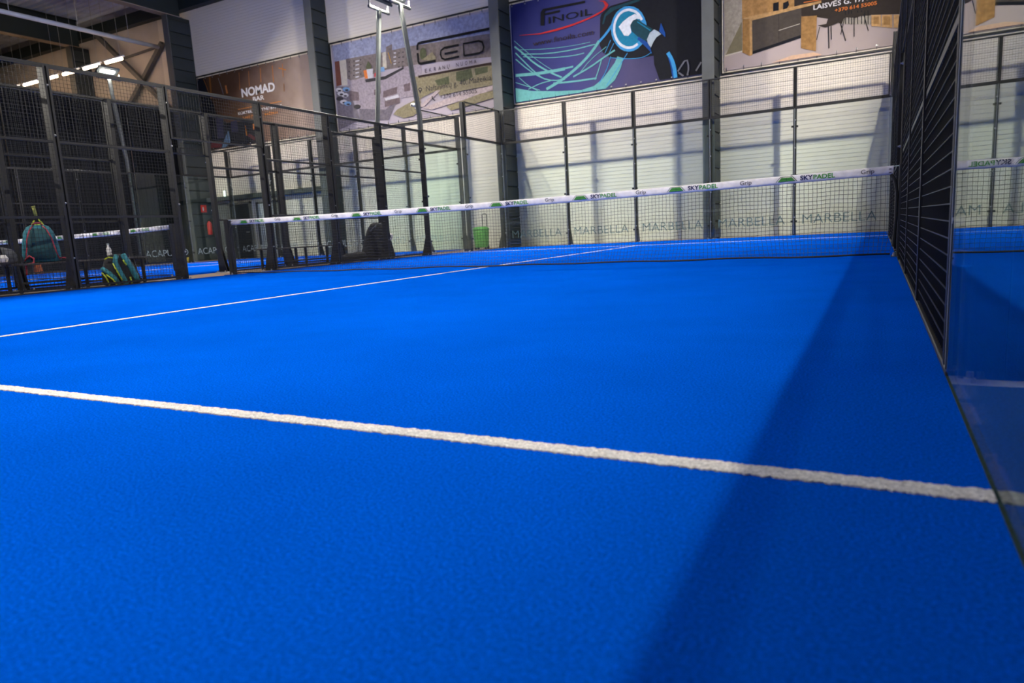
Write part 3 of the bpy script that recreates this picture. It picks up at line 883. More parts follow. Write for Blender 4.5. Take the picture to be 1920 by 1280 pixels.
# printed artwork of the banners: local metres from each sheet's lower left corner
BANNERS= {'N': (-18.8, 4.27, 6.3, 2.73), 'L': (-11.9, 4.24, 6.5, 2.84), 'F': (-4.93, 4.27, 5.68, 2.78), 'K': (1.2, 4.27, 5.7, 2.78)}
ART={'N': [('ink',0,[(.02,2.71),(.45,2.71),(.71,1.86),(.89,1.28),(1.39,.91),(1.23,.02),(.02,.02)]),('ink',0,[(1.39,.91),(3.1,.83),(2.95,.02),(1.23,.02)]),('amber',.017,[(2.35,2.63),(2.29,2.01)]),('amber',.023,[(2.85,2.59),(2.81,2.06)]),('amber',.035,[(3.47,2.61),(3.43,2.12)]),('amber',.034,[(4.08,2.6),(4.06,2.03)]),('amber',.025,[(4.58,2.58),(4.56,2.13)]),('umber',.09,[(.73,2.69),(.72,2.32),(.68,1.9)]),('umber',.042,[(.38,2.68),(.48,2.45),(.59,2.13)]),('grey',.029,[(1.2,2.59),(1.29,2.34),(1.39,1.96)]),('amber',.09,[(1.56,2.27),(1.6,1.97)]),('amber',.039,[(4.38,2.47),(4.73,2.35)]),('umber',.028,[(4.56,1.9),(4.54,1.64)]),('umber',.066,[(2.36,.7),(2.39,.33)]),('amber',.06,[(2.81,.71),(2.8,.5)]),('wine',.12,[(2.49,.35),(2.81,.16)]),('navy',0,[(.83,1.2),(1.2,1.18),(1.15,.38),(.78,.39)]),('denim',0,[(.95,.02),(1.2,.37),(1.43,.63),(1.5,.21),(1.19,.03)]),('navy',0,[(1.63,.94),(1.95,.94),(1.97,.53),(1.6,.54)]),('wine',0,[(.38,.3),(.99,.27),(.95,.05),(.33,.07)]),('amber',.026,[(2.08,1.32),(4.37,1.32)])],'L': [('sky',0,[(.06,2.81),(3.78,2.81),(6.48,2.77),(6.48,2.01),(3.73,2.2),(2.32,2.27),(.11,2.3)]),('block',0,[(.62,2.31),(2.32,2.27),(3.28,2.28),(3.73,2.25),(6.48,2.14),(6.48,1.46),(3.68,1.68),(3.0,1.69),(2.23,1.71),(.79,1.57),(.6,1.67)]),('block',0,[(2.34,2.41),(2.59,2.46),(2.58,2.26),(2.32,2.27)]),('brick',0,[(.11,2.3),(.32,2.3),(.33,1.51),(.09,1.49)]),('cream',0,[(.32,2.3),(.62,2.29),(.59,1.47),(.34,1.49)]),('cream',0,[(2.17,2.26),(2.32,2.27),(2.3,1.77),(2.14,1.77)]),('pale',.04,[(1.02,2.17),(1.18,2.17)]),('pale',.04,[(1.01,2.05),(1.16,2.05)]),('pale',.04,[(.99,1.92),(1.15,1.92)]),('pale',.04,[(.98,1.8),(1.13,1.8)]),('pale',.04,[(.96,1.67),(1.12,1.67)]),('dark',.035,[(.73,2.19),(.78,2.19)]),('dark',.035,[(.71,2.04),(.76,2.04)]),('dark',.035,[(.69,1.89),(.74,1.89)]),('dark',.035,[(.67,1.74),(.72,1.74)]),('dark',.035,[(.94,2.19),(.98,2.19)]),('dark',.035,[(.92,2.04),(.97,2.04)]),('dark',.035,[(.9,1.89),(.95,1.89)]),('dark',.036,[(.88,1.74),(.93,1.73)]),('dark',.035,[(1.23,2.18),(1.28,2.18)]),('dark',.035,[(1.21,2.03),(1.26,2.03)]),('dark',.035,[(1.19,1.88),(1.24,1.88)]),('dark',.035,[(1.18,1.73),(1.22,1.73)]),('dark',.034,[(2.05,2.16),(2.09,2.16)]),('dark',.034,[(2.03,2.01),(2.08,2.01)]),('dark',.035,[(2.02,1.87),(2.06,1.87)]),('dark',.035,[(2.0,1.72),(2.05,1.72)]),('dark',.034,[(2.83,2.14),(2.87,2.14)]),('dark',.034,[(2.81,2.0),(2.86,2.0)]),('dark',.034,[(2.8,1.85),(2.84,1.85)]),('dark',.035,[(2.78,1.71),(2.83,1.71)]),('dark',.034,[(2.99,2.14),(3.03,2.14)]),('dark',.034,[(2.97,1.99),(3.02,1.99)]),('dark',.034,[(2.96,1.85),(3.0,1.85)]),('dark',.035,[(2.94,1.71),(2.99,1.7)]),('pale',.035,[(2.64,2.17),(2.73,2.16)]),('pale',.034,[(2.62,2.04),(2.72,2.04)]),('pale',.034,[(2.61,1.92),(2.71,1.92)]),('pale',.035,[(2.6,1.83),(2.7,1.83)]),('tarmac',0,[(.09,1.49),(.67,1.4),(.81,.84),(1.02,.27),(.04,.04)]),('store',0,[(.62,1.61),(2.21,1.51),(2.99,1.69),(3.67,1.65),(3.59,.72),(2.75,.74),(2.13,.46),(1.03,.63),(.65,1.23)]),('shop',0,[(.65,1.28),(1.06,1.17),(1.06,.89),(.65,.94)]),('shop',0,[(1.72,1.15),(2.01,1.16),(1.99,.99),(1.7,.98)]),('shop',0,[(2.1,1.05),(2.69,1.12),(2.64,.9),(2.07,.85)]),('shop',0,[(2.13,.79),(2.75,.76),(2.74,.59),(2.11,.54)]),('shop',0,[(2.95,1.14),(3.21,1.17),(3.2,.92),(2.95,.92)]),('tarmac',0,[(1.03,.63),(2.13,.46),(2.57,.61),(2.23,.12),(1.02,.27)]),('pale',0,[(2.14,.82),(2.7,.87),(2.72,.77),(2.16,.74)]),('dark',0,[(1.38,1.53),(2.21,1.51),(3.0,1.69),(3.0,1.62),(2.23,1.41),(1.4,1.43)]),('orange',0,[(1.34,1.82),(1.51,1.83),(1.51,1.54),(1.38,1.56)]),('pale',0,[(1.48,1.84),(1.75,1.82),(1.71,1.54),(1.51,1.54)]),('skyblue',0,[(1.94,1.82),(2.22,1.81),(2.23,1.66),(1.93,1.68)]),('red',0,[(1.79,1.65),(1.94,1.73),(2.05,1.59),(1.91,1.52),(1.78,1.55)]),('tree',0,[(1.47,1.93),(1.57,2.09),(1.69,1.92),(1.68,1.83),(1.46,1.84)]),('ochre',.029,[(2.43,2.22),(2.52,1.86)]),('pale',0,[(.38,1.33),(.35,1.29),(.26,1.28),(.16,1.29),(.08,1.33),(.06,1.37),(.09,1.41),(.18,1.43),(.28,1.41),(.36,1.37),(.38,1.33)]),('dark',0,[(.32,1.31),(.29,1.29),(.23,1.29),(.18,1.31),(.15,1.33),(.18,1.35),(.24,1.35),(.3,1.34),(.32,1.31)]),('skyblue',0,[(.7,1.31),(.66,1.27),(.58,1.26),(.48,1.27),(.4,1.31),(.38,1.36),(.41,1.39),(.5,1.41),(.59,1.39),(.67,1.36),(.7,1.31)]),('dark',0,[(.64,1.29),(.61,1.27),(.55,1.27),(.49,1.29),(.47,1.32),(.5,1.33),(.56,1.33),(.62,1.32),(.64,1.29)]),('dark',0,[(.38,1.04),(.35,1.0),(.26,.99),(.16,1.0),(.08,1.04),(.06,1.08),(.09,1.12),(.18,1.14),(.28,1.12),(.36,1.09),(.38,1.04)]),('dark',0,[(.32,1.02),(.3,1.0),(.23,1.0),(.18,1.02),(.15,1.05),(.18,1.06),(.24,1.06),(.3,1.05),(.32,1.02)]),('pale',0,[(.62,1.13),(.59,1.09),(.5,1.07),(.4,1.09),(.33,1.12),(.3,1.17),(.34,1.21),(.42,1.22),(.52,1.21),(.6,1.17),(.62,1.13)]),('dark',0,[(.56,1.11),(.54,1.09),(.48,1.09),(.42,1.11),(.4,1.13),(.42,1.15),(.48,1.15),(.54,1.13),(.56,1.11)]),('pale',0,[(.54,.91),(.51,.88),(.42,.86),(.32,.87),(.25,.91),(.22,.96),(.26,1.0),(.34,1.01),(.44,1.0),(.52,.96),(.54,.91)]),('dark',0,[(.48,.9),(.46,.88),(.4,.88),(.34,.89),(.32,.92),(.34,.94),(.4,.94),(.46,.92),(.48,.9)]),('skyblue',0,[(.71,.84),(.68,.8),(.59,.79),(.49,.8),(.42,.84),(.39,.88),(.43,.92),(.51,.94),(.61,.92),(.69,.89),(.71,.84)]),('dark',0,[(.65,.82),(.63,.8),(.57,.8),(.51,.82),(.49,.84),(.51,.86),(.57,.86),(.63,.85),(.65,.82)]),('dark',0,[(1.11,.68),(1.08,.65),(.99,.63),(.9,.64),(.82,.68),(.8,.73),(.83,.76),(.91,.78),(1.01,.77),(1.09,.73),(1.11,.68)]),('dark',0,[(1.05,.67),(1.03,.65),(.97,.65),(.91,.66),(.89,.69),(.92,.71),(.97,.71),(1.03,.69),(1.05,.67)]),('pale',0,[(.45,1.2),(.42,1.16),(.33,1.15),(.24,1.16),(.16,1.2),(.13,1.25),(.17,1.28),(.25,1.3),(.35,1.28),(.43,1.25),(.45,1.2)]),('dark',0,[(.4,1.18),(.37,1.16),(.31,1.16),(.25,1.18),(.23,1.21),(.25,1.22),(.32,1.23),(.37,1.21),(.4,1.18)]),('grass',0,[(2.44,.27),(2.62,.4),(2.98,.51),(3.58,.65),(3.54,.24),(3.23,.12),(2.85,.1)]),('grass',0,[(3.41,1.31),(4.62,1.28),(6.14,1.24),(6.48,1.2),(6.48,.66),(5.19,.64),(4.32,.61),(4.2,.78),(3.61,.63),(3.29,.8)]),('tree',0,[(4.99,1.22),(5.54,1.24),(5.58,.98),(5.21,.89),(4.97,.97)]),('tree',0,[(4.17,1.09),(4.71,1.14),(4.72,.91),(4.28,.92)]),('tree',0,[(5.66,1.22),(6.13,1.22),(6.12,1.05),(5.68,1.02)]),('path',0,[(3.52,.38),(4.2,.78),(4.36,.76),(3.68,.34)]),('path',0,[(3.64,.32),(5.19,.57),(6.48,.66),(6.48,.54),(5.33,.38),(3.99,.22)]),('grass',0,[(4.54,.25),(5.79,.46),(6.48,.5),(6.48,.31),(5.46,.18),(4.72,.1)]),('tree',0,[(3.92,1.94),(3.9,1.86),(3.86,1.8),(3.81,1.77),(3.76,1.78),(3.71,1.82),(3.68,1.89),(3.68,1.98),(3.7,2.06),(3.74,2.12),(3.79,2.14),(3.84,2.13),(3.89,2.09),(3.92,2.02),(3.92,1.94)]),('grass',0,[(3.71,1.77),(4.15,1.95),(4.27,1.78),(4.27,1.68)]),('black',.075,[(3.6,2.1),(3.61,2.24),(3.65,2.29),(3.76,2.3),(5.32,2.28),(6.48,2.27)]),('black',.075,[(3.6,2.01),(3.6,1.76),(3.63,1.69),(3.72,1.67),(4.26,1.67)]),('black',.058,[(5.15,2.0),(4.62,2.0),(4.49,1.94),(4.46,1.83),(4.5,1.71),(4.61,1.65),(5.14,1.66)]),('black',.062,[(4.61,1.82),(5.1,1.82)]),('black',.058,[(5.32,1.65),(5.32,2.0),(5.87,1.99),(5.99,1.93),(6.03,1.79),(5.99,1.68),(5.87,1.64),(5.32,1.65)]),('brown',.068,[(3.56,1.29),(6.14,1.28),(6.48,1.27)]),('dark',.03,[(3.66,.88),(3.65,.86),(3.62,.85),(3.59,.85),(3.57,.86),(3.55,.88),(3.54,.9),(3.55,.92),(3.57,.94),(3.6,.94),(3.63,.93),(3.65,.91),(3.66,.88)]),('dark',0,[(3.55,.86),(3.64,.85),(3.59,.76)]),('dark',.036,[(4.04,.63),(4.05,.55),(4.14,.48)])],'F': [('ink',0,[(2.79,1.91),(2.83,2.01),(3.1,2.17),(3.83,2.22),(4.04,2.69),(5.59,2.37),(5.6,.02),(4.43,.02),(4.29,.45),(4.28,.68),(3.99,.68),(3.7,.69),(3.05,.82),(2.84,.99),(2.75,1.2)]),('teal',0,[(3.09,2.12),(3.87,2.19),(3.95,2.14),(3.2,2.04),(2.96,1.93),(2.89,1.73),(2.84,1.74),(2.92,1.98)]),('cyan',.046,[(.08,1.61),(.36,1.37),(.7,1.04),(1.19,.71),(1.56,.52)]),('cyan',.014,[(.08,1.77),(.52,1.35),(.94,1.0),(1.3,.74)]),('cyan',.083,[(.07,.79),(.74,.74),(1.28,.73),(1.67,.74)]),('cyan',.046,[(1.28,.73),(1.93,.76)]),('cyan',.078,[(1.06,.26),(1.53,.43),(1.93,.64),(2.27,.86),(2.56,1.11),(2.74,1.32)]),('cyan',.028,[(.3,1.36),(1.17,1.23),(1.95,1.21),(2.61,1.25)]),('cyan',.023,[(.35,1.28),(1.16,1.11),(1.95,1.05),(2.28,1.07)]),('cyan',.032,[(.1,1.25),(.47,.91),(.92,.59),(1.29,.46),(1.66,.45)]),('cyan',.023,[(.47,.34),(.86,.45),(1.24,.48)]),('cyan',.044,[(1.92,.48),(2.44,.66),(2.82,.84),(3.19,1.0)]),('cyan',.046,[(1.29,.39),(1.92,.35),(2.63,.34)]),('cyan',.028,[(2.58,.3),(2.68,.51),(2.79,.8)]),('cyan',.018,[(2.08,.51),(2.45,.86),(2.95,1.13)]),('cyan',.019,[(.18,.72),(.47,.44),(.79,.25)]),('cyan',.018,[(.06,.59),(.85,.26)]),('cyan',.014,[(.23,1.49),(1.17,1.36),(1.96,1.32),(2.47,1.33)]),('cyan',.034,[(.11,1.42),(.43,1.08),(.69,.81),(.92,.61)]),('cyan',0,[(.05,.43),(.57,.28),(1.38,.16),(2.16,.08),(2.55,.14),(2.8,.29),(3.0,.48),(3.18,.67),(3.26,.82),(3.43,.75),(3.35,.5),(3.17,.21),(2.89,.02),(1.37,.02),(.04,.02)]),('azure',.022,[(2.7,.19),(2.93,.49),(3.07,.85)]),('azure',.018,[(2.92,.09),(3.25,.49),(3.55,.86)]),('azure',.066,[(2.75,1.3),(2.97,1.48),(3.14,1.67),(3.22,1.78)]),('azure',.018,[(2.9,.96),(3.08,1.28)]),('azure',.018,[(3.02,.94),(3.17,1.18)]),('azure',0,[(4.11,1.39),(4.09,1.24),(4.04,1.11),(3.96,1.01),(3.85,.93),(3.73,.89),(3.59,.89),(3.46,.93),(3.34,1.01),(3.24,1.13),(3.16,1.26),(3.11,1.41),(3.1,1.57),(3.12,1.72),(3.18,1.85),(3.26,1.96),(3.37,2.03),(3.5,2.07),(3.63,2.06),(3.76,2.02),(3.88,1.94),(3.98,1.83),(4.05,1.69),(4.1,1.54),(4.11,1.39)]),('deepcyan',0,[(3.99,1.41),(3.97,1.3),(3.93,1.19),(3.87,1.11),(3.79,1.05),(3.7,1.02),(3.6,1.02),(3.5,1.05),(3.41,1.11),(3.33,1.2),(3.27,1.31),(3.23,1.43),(3.22,1.55),(3.24,1.67),(3.28,1.77),(3.35,1.86),(3.43,1.91),(3.52,1.94),(3.62,1.94),(3.72,1.91),(3.81,1.84),(3.89,1.76),(3.95,1.65),(3.98,1.53),(3.99,1.41)]),('ice',0,[(3.32,1.58),(3.44,1.69),(3.61,1.78),(3.78,1.83),(3.92,1.76),(4.0,1.65),(3.83,1.7),(3.71,1.64),(3.65,1.52),(3.68,1.38),(3.59,1.3),(3.47,1.33),(3.39,1.47)]),('ice',.065,[(3.98,1.64),(3.95,1.7),(3.92,1.75),(3.89,1.8),(3.85,1.84),(3.81,1.88),(3.76,1.91),(3.72,1.93),(3.67,1.95),(3.62,1.97),(3.57,1.97),(3.52,1.97),(3.47,1.96),(3.42,1.94),(3.38,1.92),(3.34,1.89),(3.3,1.85),(3.27,1.81),(3.24,1.76),(3.22,1.71),(3.2,1.65),(3.2,1.6),(3.19,1.54),(3.19,1.48),(3.2,1.42),(3.22,1.36),(3.24,1.3),(3.27,1.24),(3.3,1.19),(3.34,1.14),(3.38,1.1),(3.42,1.07),(3.47,1.04),(3.52,1.01),(3.57,1.0),(3.62,.99),(3.67,.99),(3.72,.99),(3.77,1.01),(3.81,1.03),(3.85,1.05)]),('teal',0,[(3.65,1.56),(3.73,1.67),(3.83,1.69),(4.28,1.35),(4.16,1.24),(4.1,1.08),(3.92,1.17),(3.69,1.4)]),('deepcyan',.027,[(3.85,1.62),(4.01,1.49),(4.21,1.33)]),('steel',0,[(4.11,1.12),(4.19,1.27),(4.31,1.34),(4.42,1.27),(4.5,1.19),(4.37,1.13),(4.29,1.03),(4.21,.89),(4.13,1.02)]),('royal',0,[(3.88,1.23),(4.12,1.04),(4.2,.88),(4.24,.72),(4.18,.81),(4.0,1.01),(3.84,1.17)]),('azure',.016,[(3.05,.82),(3.47,.72),(3.87,.67),(4.08,.7),(4.22,.77)]),('royal',0,[(4.5,1.47),(4.61,1.2),(4.61,1.09),(4.45,1.27)]),('azure',.099,[(4.67,.69),(4.77,.51),(4.84,.29),(4.87,.02)]),('royal',.03,[(4.69,.56),(4.76,.34),(4.8,.03)]),('grey',.042,[(4.93,.17),(5.17,.48),(5.23,.21),(5.18,.03)]),('grey',.042,[(4.95,.14),(5.08,.03)]),('grey',.042,[(5.41,.11),(5.55,.31)]),('red',0,[(.28,1.89),(.93,1.83),(1.46,1.86),(1.98,1.9),(2.49,1.98),(2.86,2.09),(2.95,2.2),(2.9,2.31),(2.75,2.36),(2.95,2.33),(3.05,2.2),(2.99,2.11),(2.74,2.0),(2.44,1.93),(1.98,1.85),(1.46,1.8),(.93,1.8),(.28,1.88)]),('black',0,[(.97,2.03),(.99,2.39),(1.07,2.47),(2.37,2.44),(2.37,2.38),(1.15,2.4),(1.11,2.35),(1.09,2.02)]),('black',0,[(1.1,2.34),(1.6,2.34),(1.59,2.28),(1.12,2.29)])],'K': [('concrete',0,[(.02,2.76),(.44,2.76),(.46,.43),(.02,.36)]),('olive',0,[(.44,1.13),(.45,.43),(.04,.39)]),('cream',0,[(.02,.39),(.46,.43),(.46,.4),(.02,.35)]),('wood',0,[(.44,2.76),(1.71,2.59),(1.72,1.25),(1.13,1.23),(.45,1.19)]),('darkoak',0,[(1.66,2.6),(5.680000000000001,1.47),(5.680000000000001,.07),(3.98,.65),(3.35,.75),(3.36,.54),(2.74,.66),(2.46,.82),(2.18,.92),(1.68,.96)]),('concrete',0,[(2.79,.8),(3.35,.74),(3.35,.53),(2.74,.66)]),('ink',.018,[(2.81,.95),(2.82,.64)]),('ink',.018,[(2.88,.94),(2.89,.63)]),('ink',.018,[(2.94,.93),(2.95,.61)]),('ink',.018,[(3.07,.9),(3.08,.59)]),('ink',.018,[(3.15,.89),(3.16,.58)]),('ink',.018,[(3.22,.87),(3.23,.56)]),('ink',.018,[(3.29,.86),(3.3,.55)]),('lightwood',0,[(.45,1.2),(.63,1.22),(1.13,1.23),(1.86,1.26),(2.28,1.27),(2.28,1.22),(1.84,1.19),(.69,1.11),(.7,.28),(.64,.27),(.63,1.16)]),('cabinet',0,[(.69,1.11),(1.84,1.19),(1.85,.5),(.7,.3)]),('ink',0,[(.7,.37),(1.85,.57),(1.85,.5),(.7,.3)]),('wood2',0,[(.46,1.19),(.63,1.16),(.64,.27),(.46,.38)]),('cream',.013,[(1.32,.76),(1.81,.83)]),('ink',.006,[(1.32,1.14),(1.33,.49)]),('ink',0,[(1.19,1.42),(1.32,1.43),(1.32,1.23),(1.19,1.23)]),('ink',0,[(1.42,1.38),(1.54,1.41),(1.56,1.31),(1.51,1.24),(1.42,1.23)]),('wood2',0,[(1.84,1.0),(2.19,.96),(2.18,.13),(1.84,.26)]),('darkoak',0,[(1.84,.99),(2.12,1.07),(2.53,1.04),(2.46,.91),(2.18,.95)]),('darkoak',0,[(2.21,.72),(2.4,.72),(2.46,.91),(2.79,.86),(2.74,.73),(2.59,.68),(2.38,.64)]),('darkoak',0,[(2.76,.85),(3.22,.85),(3.21,.77),(3.04,.74),(2.79,.8)]),('ink',.017,[(2.26,.68),(2.19,.39)]),('ink',.024,[(2.45,.65),(2.47,.15)]),('ink',.018,[(2.51,.65),(2.52,.34)]),('ink',.019,[(2.71,.68),(2.83,.26)]),('ink',.017,[(2.8,.8),(2.72,.42)]),('ink',.019,[(3.0,.77),(3.01,.32)]),('ink',.017,[(3.2,.79),(3.31,.4)]),('lightwood',0,[(3.36,.74),(3.56,.71),(3.57,.45),(3.37,.49)]),('lightwood',0,[(3.58,.7),(3.79,.67),(3.8,.38),(3.58,.44)]),('lightwood',0,[(3.82,.66),(4.05,.62),(4.06,.32),(3.83,.38)]),('wood2',0,[(3.41,.7),(3.52,.68),(3.52,.51),(3.41,.53)]),('wood2',0,[(3.61,.67),(3.75,.64),(3.75,.45),(3.62,.48)]),('peach',0,[(1.17,.02),(1.64,.12),(2.13,.11),(2.3,.04),(2.3,.02),(1.17,.02)]),('peach',0,[(1.81,.12),(2.27,.04),(1.82,.02)]),('orange',.018,[(1.89,1.3),(2.29,1.29),(2.95,1.27)])]}
TXT={'N': [('white','NOMAD',2.37,1.73,1.74,0.3,2),('white','BAR',2.93,1.5,0.59,0.16,1),('white','KOKTEILIŲ / VYNŲ BARAS',2.07,1.12,2.29,0.1,1),('amber','MAŽEIKIAI',3.46,0.93,0.66,0.08,1),('amber','LAISVĖS',2.31,0.95,0.69,0.08,1)],'L': [('brown','E',3.83,1.37,0.09,0.12,0),('brown','K',4.0,1.37,0.09,0.12,0),('brown','R',4.18,1.37,0.08,0.12,0),('brown','A',4.35,1.37,0.08,0.12,0),('brown','N',4.51,1.37,0.09,0.12,0),('brown','Ų',4.68,1.37,0.09,0.12,0),('brown','N',5.01,1.37,0.09,0.12,0),('brown','U',5.18,1.37,0.08,0.12,0),('brown','O',5.34,1.37,0.08,0.12,0),('brown','M',5.5,1.37,0.09,0.11,0),('brown','A',5.66,1.37,0.08,0.11,0),('dark','Naftininkų g. 40, Mažeikiai',3.83,0.8,2.45,0.17,0),('dark','+370 614 55005',4.34,0.5,1.36,0.13,0)],'F': [('black','INOIL',1.23,2.04,1.34,0.18,0),('brown','www.finoila.com',0.7,1.51,1.88,0.15,0)],'K': [('white','LAISVĖS G. 17, M',2.11,1.09,1.26,0.11,1),('orange','+370 614 55005',2.58,0.95,0.89,0.08,1)]}
# ------------------------------------------------------------------ advertising banners (flat prints)
PRINT = {'ink':(0.010,0.011,0.016),'teal':(0.012,0.055,0.075),'cyan':(0.14,0.42,0.42),'azure':(0.05,0.30,0.62),'deepcyan':(0.012,0.20,0.34),'ice':(0.72,0.76,0.82),
 'steel':(0.42,0.50,0.56),'royal':(0.012,0.07,0.30),'grey':(0.22,0.22,0.24),'red':(0.50,0.025,0.025),'black':(0.008,0.008,0.010),'brown':(0.035,0.022,0.020),'concrete':(0.36,0.32,0.27),
 'olive':(0.20,0.175,0.11),'cream':(0.60,0.55,0.46),'wood':(0.42,0.23,0.085),'darkoak':(0.035,0.026,0.022),'lightwood':(0.52,0.31,0.13),'cabinet':(0.075,0.062,0.052),'wood2':(0.34,0.185,0.065),
 'peach':(0.68,0.45,0.31),'orange':(0.70,0.20,0.045),'white':(0.74,0.71,0.72),'sky':(0.32,0.34,0.47),'block':(0.21,0.175,0.165),'brick':(0.17,0.065,0.05),'pale':(0.58,0.56,0.60),'dark':(0.045,0.042,0.048),
 'tarmac':(0.17,0.15,0.18),'store':(0.34,0.29,0.33),'shop':(0.16,0.12,0.13),'skyblue':(0.20,0.36,0.60),'tree':(0.10,0.11,0.06),'ochre':(0.50,0.28,0.05),'grass':(0.26,0.225,0.14),'path':(0.46,0.38,0.38),
 'amber':(0.55,0.20,0.05),'umber':(0.24,0.095,0.02),'wine':(0.09,0.02,0.025),'navy':(0.03,0.03,0.07),'denim':(0.08,0.14,0.24)}
for k, c in PRINT.items():
    rough_ones = k in ('block','store','tarmac','grass','tree','path','shop','concrete','sky','wood','wood2','lightwood')
    mat('print_'+k, c, 0.6, var=0.22 if rough_ones else 0.10, scale=13, spec=0.15)

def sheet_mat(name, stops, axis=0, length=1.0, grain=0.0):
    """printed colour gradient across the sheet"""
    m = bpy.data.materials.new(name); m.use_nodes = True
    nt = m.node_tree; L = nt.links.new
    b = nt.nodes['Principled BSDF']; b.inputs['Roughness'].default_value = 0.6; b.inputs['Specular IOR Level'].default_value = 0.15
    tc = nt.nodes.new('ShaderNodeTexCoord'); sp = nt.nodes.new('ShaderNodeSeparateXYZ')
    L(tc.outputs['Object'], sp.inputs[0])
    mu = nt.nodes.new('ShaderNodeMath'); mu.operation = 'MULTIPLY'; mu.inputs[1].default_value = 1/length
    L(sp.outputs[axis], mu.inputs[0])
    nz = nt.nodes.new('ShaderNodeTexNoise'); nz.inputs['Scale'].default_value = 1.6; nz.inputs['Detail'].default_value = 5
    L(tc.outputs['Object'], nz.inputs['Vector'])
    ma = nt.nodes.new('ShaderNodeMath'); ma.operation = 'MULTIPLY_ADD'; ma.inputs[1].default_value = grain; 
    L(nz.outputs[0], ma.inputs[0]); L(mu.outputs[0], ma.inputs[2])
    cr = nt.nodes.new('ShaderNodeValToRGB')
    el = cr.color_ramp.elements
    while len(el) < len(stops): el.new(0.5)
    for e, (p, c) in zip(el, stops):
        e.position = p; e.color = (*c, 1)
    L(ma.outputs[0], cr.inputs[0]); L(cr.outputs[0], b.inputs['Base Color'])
    MATS[name] = m
sheet_mat('sheet_F', [(0.0,(0.008,0.012,0.10)),(0.45,(0.045,0.05,0.20)),(0.75,(0.085,0.075,0.17)),(1.0,(0.04,0.04,0.10))], 0, 5.68, 0.25)
sheet_mat('sheet_K', [(0.0,(0.40,0.33,0.32)),(0.5,(0.48,0.40,0.39)),(1.0,(0.40,0.33,0.31))], 0, 5.7, 0.5)
sheet_mat('sheet_L', [(0.0,(0.36,0.33,0.40)),(0.5,(0.46,0.41,0.47)),(1.0,(0.42,0.37,0.42))], 0, 6.5, 0.3)
sheet_mat('sheet_N', [(0.0,(0.045,0.022,0.012)),(0.45,(0.10,0.052,0.028)),(0.72,(0.19,0.12,0.09)),(1.0,(0.40,0.30,0.25))], 0, 6.3, 0.25)

